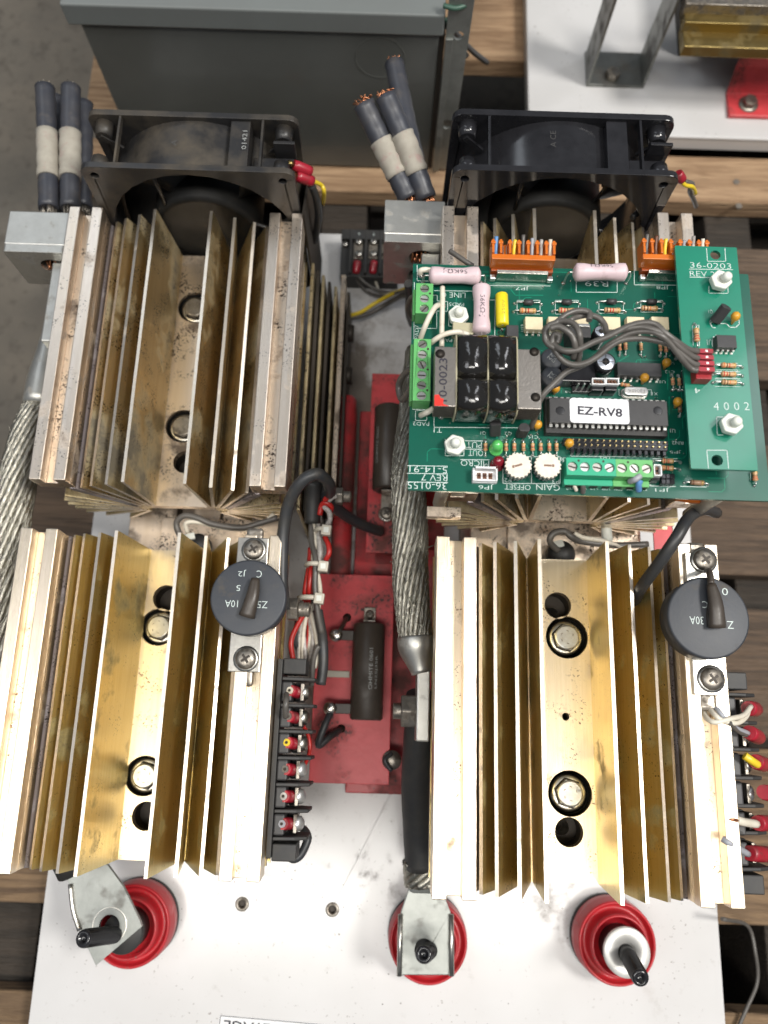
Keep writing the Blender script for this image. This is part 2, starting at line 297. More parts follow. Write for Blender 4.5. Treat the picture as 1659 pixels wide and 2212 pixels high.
def root(name, label, cat, loc=(0, 0, 0), group=None, kind=None):
    o = bpy.data.objects.new(name, None); o.empty_display_size = 0.01; col.objects.link(o)
    o.location = Vector(loc)*MM; o['label'] = label
    if cat: o['category'] = cat
    if group: o['group'] = group
    if kind: o['kind'] = kind
    return o
def wloc(o):
    v = Vector((0, 0, 0))
    while o is not None: v = v+Vector(o.location); o = o.parent
    return v
def finish(me, mats, bevel_o=None):
    for m in (mats if isinstance(mats, (list, tuple)) else [mats]): me.materials.append(m)
def obj(name, mb, mats, parent=None, bevel=0.0, local=False, loc=None, rotz=0.0, seg=2):
    """mb vertices are world mm, unless local (then relative to loc)"""
    me = bpy.data.meshes.new(name)
    off = Vector((0, 0, 0))
    if not local and parent is not None: off = wloc(parent)
    me.from_pydata([tuple(v*MM-off) for v in mb.v], [], mb.f)
    me.polygons.foreach_set('use_smooth', mb.sm); me.polygons.foreach_set('material_index', mb.mi)
    bm = bmesh.new(); bm.from_mesh(me); bmesh.ops.recalc_face_normals(bm, faces=bm.faces); bm.to_mesh(me); bm.free()
    finish(me, mats)
    o = bpy.data.objects.new(name, me); col.objects.link(o); o.parent = parent
    if loc is not None: o.location = Vector(loc)*MM-(wloc(parent) if parent is not None else Vector((0, 0, 0)))
    o.rotation_euler.z = rotz
    if bevel:
        b = o.modifiers.new('bevel', 'BEVEL'); b.width = bevel*MM; b.segments = seg; b.limit_method = 'ANGLE'; b.angle_limit = R(35); b.harden_normals = False
    return o
def tag(o, label, cat=None, group=None, kind=None):
    o['label'] = label
    if cat: o['category'] = cat
    if group: o['group'] = group
    if kind: o['kind'] = kind
    return o
def dup(o, parent=None, loc=None, rotz=None):
    c = o.copy(); col.objects.link(c); c.parent = parent
    if loc is not None: c.location = Vector(loc)*MM-(wloc(parent) if parent is not None else Vector((0, 0, 0)))
    if rotz is not None: c.rotation_euler.z = rotz
    for ch in list(o.children):
        dup(ch, c)
    return c
def holed(name, outer, holes, z0, z1, m, parent=None, plane='xy', off=0.0, bevel=0.0):
    """flat plate with round holes (curve fill -> mesh). outer: 2D pts, holes: (x,y,r). plane xy: z0..z1 ; xz: y0..y1"""
    cu = bpy.data.curves.new('c', 'CURVE'); cu.dimensions = '2D'; cu.fill_mode = 'BOTH'; cu.extrude = abs(z1-z0)/2*MM
    def sp(pts):
        s = cu.splines.new('POLY'); s.points.add(len(pts)-1); s.use_cyclic_u = True
        for i, p in enumerate(pts): s.points[i].co = (p[0]*MM, p[1]*MM, 0, 1)
    sp(outer)
    for h in holes:
        if len(h) == 3: sp([(h[0]+h[2]*math.cos(2*math.pi*k/28), h[1]+h[2]*math.sin(2*math.pi*k/28)) for k in range(28)])
        else: sp(h)
    t = bpy.data.objects.new('t', cu); me = bpy.data.meshes.new_from_object(t); bpy.data.objects.remove(t)
    zc = (z0+z1)/2*MM; o_ = wloc(parent) if parent is not None else Vector((0, 0, 0))
    for v in me.vertices:
        x, y, z = v.co
        v.co = (Vector((x, y, z+zc)) if plane == 'xy' else Vector((x, z+zc, y)) if plane == 'xz' else Vector((z+zc, x, y)))-o_
    me.materials.clear(); me.name = name; finish(me, m)
    bm = bmesh.new(); bm.from_mesh(me); bmesh.ops.remove_doubles(bm, verts=bm.verts, dist=1e-7); bmesh.ops.recalc_face_normals(bm, faces=bm.faces); bm.to_mesh(me); bm.free()
    for p in me.polygons: p.use_smooth = False
    o = bpy.data.objects.new(name, me); col.objects.link(o); o.parent = parent
    if bevel:
        b = o.modifiers.new('bevel', 'BEVEL'); b.width = bevel*MM; b.segments = 2; b.limit_method = 'ANGLE'; b.angle_limit = R(50)
    return o
def text_mesh(txt, h, width=None, bold=0.0, thick=0.03):
    cu = bpy.data.curves.new('f', 'FONT'); cu.body = txt; cu.size = 1; cu.extrude = 0.0; cu.offset = bold
    cu.resolution_u = 2
    t = bpy.data.objects.new('t', cu); me = bpy.data.meshes.new_from_object(t); bpy.data.objects.remove(t)
    if not me.vertices: return me
    xs = [v.co.x for v in me.vertices]; ys = [v.co.y for v in me.vertices]
    cx_, cy_ = (min(xs)+max(xs))/2, (min(ys)+max(ys))/2; sy = h/(max(ys)-min(ys)); sx = width/(max(xs)-min(xs)) if width else sy
    for v in me.vertices: v.co = ((v.co.x-cx_)*sx*MM, (v.co.y-cy_)*sy*MM, 0)
    return me
def text(txt, loc, h, width, m, parent, rot=(0, 0, 0), bold=-0.008, name='lettering'):
    me = text_mesh(txt, h, width, bold); me.materials.clear(); finish(me, m); me.name = name
    o = bpy.data.objects.new(name, me); col.objects.link(o); o.parent = parent
    o.location = Vector(loc)*MM-wloc(parent); o.rotation_euler = rot; return o

# ================================================================== SETTING
g = MB(); g.bb(-6000, 6000, -6000, 8000, -190, -150)
tag(obj('floor', g, concrete()), 'stained grey concrete floor of the workshop under the pallet', kind='structure')

# pallet: each deck board its own part
pal = root('wooden_pallet', 'rough wooden pallet under the two white equipment panels', 'pallet', (40, 100, -150))
ZT = -16
bands = [(40, 130, wood_c), (316, 424, wood_c), (512, 806, wood_b), (936, 1230, wood_b), (1290, 1585, wood_b), (1592, 1990, wood_a), (2165, 2420, wood_a)]
def wy(py, z=ZT): return P(830, py, z).y
for i, (a, b, wm) in enumerate(bands):
    y1 = wy(a); y0 = wy(b)+4
    if i == 0: y1 = wy(a)+90
    x0 = -262+random.uniform(-5, 3)
    g = MB(); g.bb(x0, 700, y0, y1, ZT-19, ZT); obj('board', g, wm, pal, bevel=1.5)
g = MB(); g.bb(-262, -196, wy(262), wy(128), ZT-19, ZT); obj('board', g, wood_c, pal, bevel=1.5)
for x in (-258, -60, 150, 262, 520):
    g = MB(); g.bb(x, x+38, -420, 900, -125, ZT-20); obj('stringer', g, wood_d, pal, bevel=1.5)
for y in (-300, -196, 40, 270, 374, 478, 700):  # lower boards set beneath the deck gaps to keep them dark
    g = MB(); g.bb(-262, 700, y, y+97, -149, -126); obj('board', g, wood_d, pal, bevel=1.5)
for i in range(14):   # nail heads and splinters
    x, y = random.choice((-190, 60, 282)), random.choice([(wy(a)+wy(b))/2 for a, b, _ in bands])+random.uniform(-25, 25)
    g = MB(); g.cyl((x, y, ZT-0.5), (x, y, ZT+0.7), 2.6, n=10); obj('nail', g, steel_old, pal)

def stained_shaded_panel():
    mt = white_pan.copy(); mt.name = 'white_enamel_stain_shade'; nt = mt.node_tree; N = nt.nodes; L = nt.links; b = N['Principled BSDF']
    base = b.inputs['Base Color'].links[0].from_socket; g = N.new('ShaderNodeNewGeometry'); tot = None
    blobs = [(-30, 205, 16, 44, 1.25), (-34, 246, 14, 34, .75), (-12, 268, 24, 40, .45), (-30, 150, 16, 46, .7), (-20, -50, 40, 44, .12), (62, -92, 60, 13, .2), (22, -104, 30, 14, .2), (-4, 224, 18, 12, .7), (116, -112, 28, 16, .32)]  # brown dust patches; the low middle one also paints shade between the sinks
    for (x, y, rx, ry, a) in blobs:
        mp = N.new('ShaderNodeMapping'); mp.vector_type = 'TEXTURE'; mp.inputs[1].default_value = (x*MM, y*MM, 0); mp.inputs[3].default_value = (rx*MM, ry*MM, 1); L.new(g.outputs['Position'], mp.inputs[0])
        ln_ = N.new('ShaderNodeVectorMath'); ln_.operation = 'LENGTH'; L.new(mp.outputs[0], ln_.inputs[0])
        r = N.new('ShaderNodeMapRange'); r.inputs[1].default_value = 1.5; r.inputs[2].default_value = .3; r.inputs[4].default_value = a; L.new(ln_.outputs['Value'], r.inputs[0])
        if tot is None: tot = r.outputs[0]
        else:
            ad = N.new('ShaderNodeMath'); ad.operation = 'ADD'; L.new(tot, ad.inputs[0]); L.new(r.outputs[0], ad.inputs[1]); tot = ad.outputs[0]
    n = N.new('ShaderNodeTexNoise'); n.inputs['Scale'].default_value = 70; n.inputs['Detail'].default_value = 12; n.inputs['Roughness'].default_value = .75; L.new(g.outputs['Position'], n.inputs[0])
    sm = N.new('ShaderNodeMath'); sm.operation = 'MULTIPLY_ADD'; L.new(tot, sm.inputs[0]); sm.inputs[1].default_value = .42; L.new(n.outputs[0], sm.inputs[2])
    r = N.new('ShaderNodeMapRange'); r.inputs[1].default_value = .60; r.inputs[2].default_value = .84; r.inputs[4].default_value = .88; L.new(sm.outputs[0], r.inputs[0])
    m = N.new('ShaderNodeMix'); m.data_type = 'RGBA'; L.new(r.outputs[0], m.inputs[0]); L.new(base, m.inputs[6]); m.inputs[7].default_value = (.15, .12, .09, 1); L.new(m.outputs[2], b.inputs['Base Color'])
    rr = N.new('ShaderNodeMapRange'); rr.inputs[3].default_value = .2; rr.inputs[4].default_value = .8; L.new(r.outputs[0], rr.inputs[0]); L.new(rr.outputs[0], b.inputs['Roughness'])
    return mt
white_st = stained_shaded_panel()
# white base panel with folded rim
X0, X1, Y0, Y1 = -205, 217, -235, 366
pan = root('white_base_panel', 'glossy white base panel carrying the four gold heat sinks', 'metal panel', (6, 60, -15))
holes = []
for (x, y) in ((523, 1953), (718, 1965)):
    p = P(x, y, 0); holes.append((p.x, p.y, 2.3))
rc = 5
def rrect(x0, x1, y0, y1, r, n=5):
    out = []
    for cx_, cy_, a0 in ((x1-r, y1-r, 0), (x0+r, y1-r, 90), (x0+r, y0+r, 180), (x1-r, y0+r, 270)):
        for k in range(n+1):
            t = R(a0+90*k/n); out.append((cx_+r*math.cos(t), cy_+r*math.sin(t)))
    return out
holed('panel_sheet', rrect(X0, X1, Y0, Y1, 4), holes, -2, 0, white_st, pan, bevel=0.8)
g = MB(); g.bb(X0+.5, X0+2.5, Y0+5, Y1-5, -15, -2.1); g.bb(X1-2.5, X1-.5, Y0+5, Y1-5, -15, -2.1); g.bb(X0+3, X1-3, Y0+.5, Y0+2.5, -15, -2.1); g.bb(X0+3, X1-3, Y1-2.5, Y1-.5, -15, -2.1)
obj('panel_rim', g, white_pan, pan, bevel=0.5)
for (x, y, r) in holes:
    g = MB(); g.lathe([(2.2, -3), (2.2, 0.4), (3.1, 0.9), (4.1, 0.5), (4.3, 0.05)], (x, y, 0), n=24, caps=False)
    o = obj('threaded_insert', g, steel_old, pan)
    g = MB(); g.cyl((x, y, -6), (x, y, -2.5), 2.2); obj('insert_bore', g, hole_dark, pan)
g = MB()
for i in range(46):
    x = random.uniform(X0+8, X1-8); y = random.uniform(Y0+50, -85); a = random.gauss(1.2, .7); L_ = random.uniform(.4, 3.2); w2 = random.uniform(.06, .22)
    dx_, dy_ = math.cos(a)*L_/2, math.sin(a)*L_/2; nx_, ny_ = -math.sin(a)*w2, math.cos(a)*w2
    g.add([(x-dx_, y-dy_, .03), (x+nx_, y+ny_, .03), (x+dx_, y+dy_, .03), (x-nx_, y-ny_, .03)], [(0, 1, 2, 3)])
for i in range(60):
    x = random.choice((random.uniform(-60, 30), random.uniform(X0+5, X1-5))); y = random.uniform(-130, -70) if i % 2 else random.uniform(-200, -80); r_ = random.uniform(.15, .6)
    g.add([(x+r_*math.cos(k*1.05)*random.uniform(.6, 1.2), y+r_*math.sin(k*1.05)*random.uniform(.6, 1.2), .03) for k in range(6)], [tuple(range(6))])
o = obj('scuff_marks', g, mat('scuff', (.16, .14, .13), .7), pan); o['kind'] = 'stuff'
# printed warning label at the front edge
lab = root('warning_label', 'white warning label with upside down lettering at the front edge of the base panel', 'label', (-70, -182, 0.1))
pa = P(475, 2192, 0.2); pb = P(760, 2217, 0.2)
d = (pb-pa); ang = math.atan2(d.y, d.x)
M2 = Matrix.Rotation(ang, 3, 'Z')
def lp(u, v, z=0.2): return pa+M2 @ Vector((u, v, 0))+Vector((0, 0, z-0.2))
g = MB(); g.add([lp(0, 0, .05), lp(95, 0, .05), lp(95, -30, .05), lp(0, -30, .05), lp(0, 0, .2), lp(95, 0, .2), lp(95, -30, .2), lp(0, -30, .2)], [(0, 3, 2, 1), (4, 5, 6, 7), (0, 1, 5, 4), (1, 2, 6, 5), (2, 3, 7, 6), (3, 0, 4, 7)])
obj('label_sheet', g, paper, lab)
g = MB()
for (u0, u1, v0, v1) in ((0.3, 94.7, -0.3, -0.7), (0.3, 0.7, -29, -0.7), (94.3, 94.7, -29, -0.7)):
    g.add([lp(u0, v0, .26), lp(u1, v0, .26), lp(u1, v1, .26), lp(u0, v1, .26)], [(0, 1, 2, 3)])
obj('label_border', g, print_k, lab)
text('HIGH VOLTAGE', lp(37, -5.2, .28), 5.4, 68, print_k, lab, (0, 0, math.pi+ang), bold=0.012)

# ================================================================== HEAT SINKS
def extr(poly, y0, y1):
    g = MB(); g.prism(poly, y0, y1, 'xz'); return g
def heatsink(name, label, x0, y0, y1, zt, holes, small, mats, group):
    """zt = top of rails. local origin: x centre, web top at zt-48"""
    zw = zt-48; gm, rm, wm = mats; em = edge_m
    t = root(name, label, 'heat sink', (x0, (y0+y1)/2, zw-56), group)
    X = lambda x: x0+x
    L = y1-y0
    # web with holes
    holed('web', [(X(-17), y0), (X(21), y0), (X(21), y1), (X(-17), y1)], holes+small, zw-5.5, zw, wm, t)
    g = MB(); g.prism([(X(-17.3), zw-.6), (X(-22), zw-1.2), (X(-26), zw-5), (X(-23), zw-10), (X(-17.3), zw-7)], y0, y1, 'xz')
    g.prism([(X(21.3), zw-.6), (X(25), zw-1.2), (X(29), zw-5), (X(26), zw-10), (X(21.3), zw-7)], y0, y1, 'xz'); obj('hub', g, gm, t, bevel=.4)
    # bore pockets below the web
    for (hx, hy, hr) in holes+small:
        g = MB(); g.ring([(hx, hy, zw-5.6), (hx, hy, zw-16)], [hr+.2, hr+.2], 24, caps=False); g.cyl((hx, hy, zw-17), (hx, hy, zw-16), hr+.4, n=24)
        obj('bore', g, hole_dark, t)
    cache = {}
    def fin(bx, bz, tx, tz, w0=2.2, w1=1.75, m=gm):
        dx, dz = tx-bx, tz-bz; l = math.hypot(dx, dz); nx, nz = dz/l, -dx/l
        g = MB(); ns_ = 14; vs = []; fs = []; mi = []; j = 0
        for k in range(ns_+1):
            y = y0+(y1-y0)*k/ns_; j = j*.6+random.uniform(-.05, .05) if 0 < k < ns_ else j; e = random.uniform(-.03, .03)
            vs += [(X(bx-nx*w0/2), y, zw+bz-nz*w0/2), (X(bx+nx*w0/2), y, zw+bz+nz*w0/2), (X(tx+nx*w1/2+j), y, zw+tz+nz*w1/2+e), (X(tx-nx*w1/2+j), y, zw+tz-nz*w1/2+e)]
        for k in range(ns_):
            for q in range(4): fs.append((k*4+q, k*4+(q+1) % 4, k*4+4+(q+1) % 4, k*4+4+q)); mi.append(1 if q == 2 else 0)
        fs += [(0, 1, 2, 3), (ns_*4, ns_*4+1, ns_*4+2, ns_*4+3)]; mi += [1, 1]
        g.add(vs, fs); g.mi = mi
        return obj('fin', g, [m, em], t)
    # upper fins, radiating from the hubs at both edges of the web
    for q in ((-14.5, -1, -18.4, 47.7), (18.3, -1, 14.8, 47.7), (-17, -1, -29.2, 42), (20.5, -1, 27.6, 42), (-19, -2, -38.8, 38), (22.5, -2, 38.8, 38), (-22, -3, -45.5, 34), (25, -3, 46, 34)): fin(*q)
    # nearly level side fins
    for sx, b in ((-1, 24), (1, 27)):
        fin(sx*b, -4, sx*62, 15); fin(sx*(b+1), -6, sx*66, 5); fin(sx*(b+1), -8, sx*67, -4)
        fin(sx*b, -9, sx*66, -13); fin(sx*b, -10, sx*62, -21); fin(sx*(b-2), -11, sx*52, -28); fin(sx*(b-4), -12, sx*38, -32)
    # rails: thick twin bars on a bed, with sloping arm back to the hub
    for sx in (-1, 1):
        hb = -24 if sx < 0 else 27
        g = MB()
        for (a, b) in ((49.2, 55.6), (62.4, 68.8)):
            g.prism([(X(sx*a), zw+40.2), (X(sx*b), zw+40.2), (X(sx*b), zw+48), (X(sx*a), zw+48)], y0, y1, 'xz')
        obj('rail', g, rm, t, bevel=.45)
        g = MB(); g.prism([(X(sx*49.3), zw+32), (X(sx*68.7), zw+32), (X(sx*68.7), zw+40.1), (X(sx*49.3), zw+40.1)], y0+.3, y1-.3, 'xz')
        obj('rail_bed', g, wm, t, bevel=.3)
        g = MB(); g.prism([(X(hb), zw-2), (X(hb+sx*2), zw-6), (X(sx*53), zw+28), (X(sx*53), zw+31.9), (X(sx*50), zw+31.9)], y0, y1, 'xz')
        obj('arm', g, arm_m, t, bevel=.4)
    return t
LM = (gold_dirty, gold_rail_d, gold_web_d); CM = (gold, gold_rail, gold_web)
def bore(px_, py_, z, r): p = P(px_, py_, z); return (p.x, p.y, r)
GH = 'gold anodised finned heat sinks'
hUL = heatsink('heat_sink', 'dusty gold finned heat sink at upper left in front of the dusty fan', -122, 118.8, 287, 136,
   [(-124.5, 250, 10.6), (-124.3, 169.5, 10.6)], [(-121, 146.5, 7)], LM, GH)
hLL = heatsink('heat_sink', 'gold heat sink at lower left with black disc clamped on its right rail', -122, -76, 92, 136,
   [(-126.5, 47.2, 10.6), (-126, -33.5, 10.6)], [(-124, 64, 7.5), (-123, -54, 7.5)], CM, GH)
hUR = heatsink('heat_sink', 'heat sink mostly hidden beneath the green circuit board in front of the glossy fan', 96, 110, 275, 164,
   [(96, 238, 10.6), (96, 157, 10.6)], [], LM, GH)
hLR = heatsink('heat_sink', 'clean gold heat sink at lower right with two bright hex bolts in its channel', 95, -75.5, 88, 164,
   [(100, 45.6, 11.3), (99.3, -33.5, 11.3)], [(95.6, 62.6, 7.2), (98.2, 4.4, 2.0), (98.3, -52, 7.2)], CM, GH)
# hex bolts in the channels
def bolt(t, x, y, z, m, r=9.3, hexr=7.1):
    g = MB(); g.lathe([(r, -1.2), (r, 0.3), (r-1.2, 1.2), (hexr+.2, 1.25)], (x, y, z), n=32); o = obj('bolt', g, steel, t)
    g = MB(); g.cyl((x, y, z+1.26), (x, y, z+1.5), hexr+.75, hexr+.75, 6, smooth=False); obj('hex_outline', g, hole_dark, o)  # dark hexagon outline around the bolt head
    g = MB(); g.cyl((x, y, z+1.0), (x, y, z+4.4), hexr, hexr, 6, smooth=False); g.cyl((x, y, z+4.4), (x, y, z+5.0), hexr*.95, hexr*.8, 24); obj('bolt_head', g, m, o, bevel=.35)
    g = MB()
    for k in range(5):
        a = k*1.1+.4; g.box((x+3.4*math.cos(a), y+3.4*math.sin(a), z+5.02), (1.3, .5, .12), (0, 0, a+1.2))
    obj('head_mark', g, steel_old, o)
    g = MB(); g.ring([(x, y, z-9), (x, y, z+1.6)], [r+.5, r+.7], 28, caps=False); g.ring([(x, y, z-9), (x, y, z+1.6)], [r+1.1, r+1.2], 28, caps=False)
    obj('sleeve', g, black_mat, o)
steel_b = mat('bright_bolt', (0.66, 0.67, 0.68), 0.34, .75, (0.55, 0.53, 0.50), 300, bump=0.3, bs=900, dirt=((0.16, 0.13, 0.10), 260, 0.60, 0.75, 0.8))
bolt(hUL, -124.5, 250, 84, steel_old); bolt(hUL, -124.3, 169.5, 84, steel_old)
bolt(hLL, -126.5, 47.2, 84, steel); bolt(hLL, -126, -33.5, 84, steel)
bolt(hLR, 100, 45.6, 112, steel_b); bolt(hLR, 99.3, -33.5, 112, steel_b)
bolt(hUR, 96, 238, 112, steel_old)
# sleeves seen in the spare bores
for t, x, y in ((hLR, 92.6, 57.5), (hLR, 94.8, -50)):
    g = MB(); g.ring([(x, y, 102), (x, y, 114)], [3.9, 3.9], 22, caps=False); g.ring([(x, y, 102), (x, y, 114)], [3.1, 3.1], 22, caps=False); obj('spacer_tube', g, steel, t)
# mounting blocks below sinks and the busbars in the gap
for (x, z, lab_) in ((-122, 136, 'brownish gold mounting bar bridging the two left heat sinks low down'), (95, 164, 'brownish mounting bar bridging the two right heat sinks low down')):
    zz = z-104
    t = root('mounting_bar', lab_, 'metal bar', (x, 40, 0))
    g = MB(); g.bb(x-42, x-12, -60, 270, 0.5, zz+14); g.bb(x-9, x+16, -60, 270, 0.5, zz+12); g.bb(x+18, x+44, -60, 270, 0.5, zz+15)
    obj('bar', g, gold_web_d, t, bevel=.6)
    g = MB(); g.bb(x-20, x+60, 86, 121, zz+16, zz+19); obj('spacer_plate', g, gold_web_d, t, bevel=.4)

# ================================================================== FANS
def fan(x0, y1, zt, mat_f, label, dirty):
    """front flange face at y1, body goes +y 38, top at zt, square 119"""
    S = 119; zc = zt-S/2; t = root('cooling_fan', label, 'fan', (x0, y1+19, zt-S), 'square axial cooling fans')
    r_in = 55
    for (ya, yb) in ((y1, y1+3.6), (y1+34.4, y1+38)):
        holed('flange', rrect(x0-S/2, x0+S/2, zc-S/2, zc+S/2, 6), [(x0, zc, r_in)]+[(x0+sx*52.4, zc+sz*52.4, 2.3) for sx in (-1, 1) for sz in (-1, 1)], ya, yb, mat_f, t, plane='xz', bevel=.5)
    g = MB(); n = 64
    g.ring([(x0, y1+.2, zc), (x0, y1+37.8, zc)], [56.6, 56.6], n, caps=False); g.ring([(x0, y1+.2, zc), (x0, y1+37.8, zc)], [r_in, r_in], n, caps=False)
    obj('shroud', g, mat_f, t)
    # corner tubes and ribs, label block
    for sx in (-1, 1):
        for sz in (-1, 1):
            cx_, cz_ = x0+sx*51, zc+sz*51
            g = MB(); g.ring([(cx_, y1+3.5, cz_), (cx_, y1+12, cz_)], [5.4, 4.4], 16, caps=True); g.ring([(cx_, y1+26, cz_), (cx_, y1+34.5, cz_)], [4.4, 5.4], 16)
            obj('corner_boss', g, mat_f, t)
            g = MB(); q = 0.7071
            for k in (0, 1):
                yy = y1+8+k*18
                g.box((x0+sx*47.5, yy, zc+sz*47.5), (14, 1.4, 3), (0, -sx*sz*R(45), 0))
            g.box((x0+sx*40, y1+19, zc+sz*57), (1.3, 31, 4)); obj('rib', g, mat_f, t, bevel=.2)
    g = MB(); g.bb(x0+22, x0+33, y1+3.7, y1+34.3, zc+44, zt-1.6); obj('lead_boss', g, mat_f, t, bevel=.5)
    g = MB(); g.bb(x0+34, x0+57, y1+3.7, y1+20, zc+40, zc+46); g.bb(x0+46, x0+58, y1+22, y1+24, zc+42, zt-4); obj('terminal_cover', g, mat_f, t, bevel=.4)
    # motor hub and struts
    g = MB(); g.lathe([(33, 0), (33, -24), (32.4, -29.5), (30.5, -31.4), (28, -31.8), (27.4, -31.3), (13, -31.4), (12.4, -31.0), (0.02, -31.0)], (x0, y1+34, zc), (0, 1, 0), n=56)
    obj('motor_hub', g, fan_hub, t)
    for k in range(3):
        a = R(90+28+k*120); 
        p0 = Vector((x0+31*math.cos(a+.25), y1+4, zc+31*math.sin(a+.25))); p1 = Vector((x0+56*math.cos(a-.1), y1+3.5, zc+56*math.sin(a-.1)))
        g = MB(); g.ring([p0, (p0+p1)/2+Vector((0, .3, 0)), p1], 1.3, 8); obj('strut', g, mat_f, t)
    # five swept blades
    for k in range(5):
        a0 = R(k*72+20); vs = []; fs = []; nu, nv = 8, 8
        for side in (0, 1):
            for i in range(nu+1):
                rr = 33+(53.8-33)*i/nu
                for j in range(nv+1):
                    u = j/nv; a = a0+(u-.5)*R(56)+R(14)*(i/nu); y = y1+8+24*(1-u)+2*math.sin(u*math.pi)+side*1.2
                    vs.append((x0+rr*math.cos(a), y, zc+rr*math.sin(a)))
        o_ = (nu+1)*(nv+1)
        for i in range(nu):
            for j in range(nv):
                q = i*(nv+1)+j; fs.append((q, q+1, q+nv+2, q+nv+1)); fs.append((o_+q, o_+q+nv+1, o_+q+nv+2, o_+q+1))
        for i in range(nu): fs.append((i*(nv+1), (i+1)*(nv+1), o_+(i+1)*(nv+1), o_+i*(nv+1))); fs.append((i*(nv+1)+nv, o_+i*(nv+1)+nv, o_+(i+1)*(nv+1)+nv, (i+1)*(nv+1)+nv))
        for j in range(nv): fs.append((nu*(nv+1)+j, nu*(nv+1)+j+1, o_+nu*(nv+1)+j+1, o_+nu*(nv+1)+j))
        g = MB(); g.add(vs, fs, True); obj('blade', g, fan_blk, t)
    return t
fL = fan(-114.5, 288, 170, black_dusty, 'square black cooling fan caked in brown dust at upper left', True)
fR = fan(89.5, 277, 191, black_pl, 'square glossy black cooling fan behind the green circuit board', False)
text('01421', P(528, 302, 170.2), 2.6, 12, print_g, fL, (0, 0, R(90)))
text('A', P(376, 308, 168.5), 3, 4, mat('moulded_mark', (0.06, 0.058, 0.055), 0.4), fL, (0, 0, R(90)))
text('A CE', P(1195, 300, 189.8), 3, 10, mat('moulded_mark', (0.06, 0.058, 0.055), 0.4), fR, (0, 0, R(90)))

# dark side baffle next to the dusty fan
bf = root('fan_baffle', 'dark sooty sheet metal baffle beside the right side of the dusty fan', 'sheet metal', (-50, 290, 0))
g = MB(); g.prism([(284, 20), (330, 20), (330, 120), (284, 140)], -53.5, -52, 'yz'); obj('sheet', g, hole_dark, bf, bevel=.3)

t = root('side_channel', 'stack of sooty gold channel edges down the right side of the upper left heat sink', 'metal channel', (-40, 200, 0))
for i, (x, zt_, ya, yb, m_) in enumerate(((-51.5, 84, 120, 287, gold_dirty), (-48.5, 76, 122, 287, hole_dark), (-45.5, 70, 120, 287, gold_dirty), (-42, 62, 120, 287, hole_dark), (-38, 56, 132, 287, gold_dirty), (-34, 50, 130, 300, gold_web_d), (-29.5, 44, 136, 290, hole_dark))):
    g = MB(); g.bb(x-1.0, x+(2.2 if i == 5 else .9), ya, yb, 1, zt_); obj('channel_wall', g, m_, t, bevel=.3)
for y in (230, 262):
    g = MB(); g.cyl((-30, y, 36), (-25, y, 36), 6.5, 6.0, 14); obj('grommet', g, hole_dark, t)

# ================================================================== wires helper
def wire(name, label, pts, r, m, group=None, cat='wire', parent=None, n=8, sub=6):
    g = MB(); g.tube(pts, r, n, sub)
    if parent is not None: return obj(name, g, m, parent)
    o = obj(name, g, m); return tag(o, label, cat, group)

# ---- cable stubs with white tape band
def stub(name, label, p0, p1, r, group, copper_end=True, band=(0.26, 0.62), bend=None):
    p0, p1 = Vector(p0), Vector(p1); t = root(name, label, 'cable', p0, group)
    mid = bend if bend else (p0+p1)/2+Vector((random.uniform(-1, 1), 0, random.uniform(-1, 1)))
    path = smooth_path([p0, mid, p1], 12); k = len(path)
    # ragged end
    g = MB(); rr = [r*(1+.03*math.sin(i*1.9)) for i in range(k)]; g.ring(path, rr, 20); obj('sleeve', g, blue_blk, t)
    i0, i1 = int(k*band[0]), int(k*band[1])
    if band[1] > band[0]:
        g = MB(); seg = path[i0:i1+1]; g.ring(seg, [r*1.09+.25*math.sin(i*2.2) for i in range(len(seg))], 20); obj('tape_band', g, tape_w, t)
    d = (p1-p0).normalized(); g = MB()
    for j in range(26):
        a = random.uniform(0, 6.28); q = r*.75*math.sqrt(random.random()); u = d.orthogonal().normalized(); w2 = d.cross(u)
        b = p1+(u*math.cos(a)+w2*math.sin(a))*q; k_ = 1.3 if copper_end else 1; g.ring(smooth_path([b-d*2, b+d*random.uniform(.6, 1.5)*k_, b+d*random.uniform(.8, 3)*k_+Vector((random.uniform(-1.6, 2.2), 0, random.uniform(-1.6, 1.6)))*k_], 3), .38, 5)
        b = p0+(u*math.cos(a)+w2*math.sin(a))*q; g.cyl(b+d*1, b-d*random.uniform(3, 6), .55, .5, 6)
    o = obj('strands', g, copper if copper_end else steel_old, t); o['kind'] = 'stuff'
    return t
GC = 'cut black cable stubs with white tape bands'
zl = 112
stub('cable_stub', 'cut black cable stub with white tape band, leftmost of the left pair', P(105, 452, zl), P(97, 190, zl+6), 6.1, GC, False)
stub('cable_stub', 'cut black cable stub with white tape band between the leftmost stub and the dusty fan', P(152, 452, zl), P(153, 190, zl+6), 6.1, GC, False)
stub('cable_stub', 'plain black cable stub lower down behind the left taped pair', P(128, 455, 92), P(118, 215, 96), 6.6, GC, False, (0, 0))
stub('cable_stub', 'plain black cable stub low down against the dusty fan edge', P(178, 450, 92), P(180, 225, 98), 6.2, GC, False, (0, 0))
stub('cable_stub', 'cut black cable stub with grey band leaning left, leftmost of the splayed trio', P(884, 430, 138), P(786, 226, 160), 6.4, GC, True)
stub('cable_stub', 'cut black cable stub with grey band and frayed copper end, middle of the splayed trio', P(921, 430, 140), P(833, 208, 164), 6.1, GC, True)
stub('cable_stub', 'longest black cable stub with frayed copper tip behind the splayed trio', P(915, 430, 118), P(852, 138, 126), 6.2, GC, True, (0, 0))

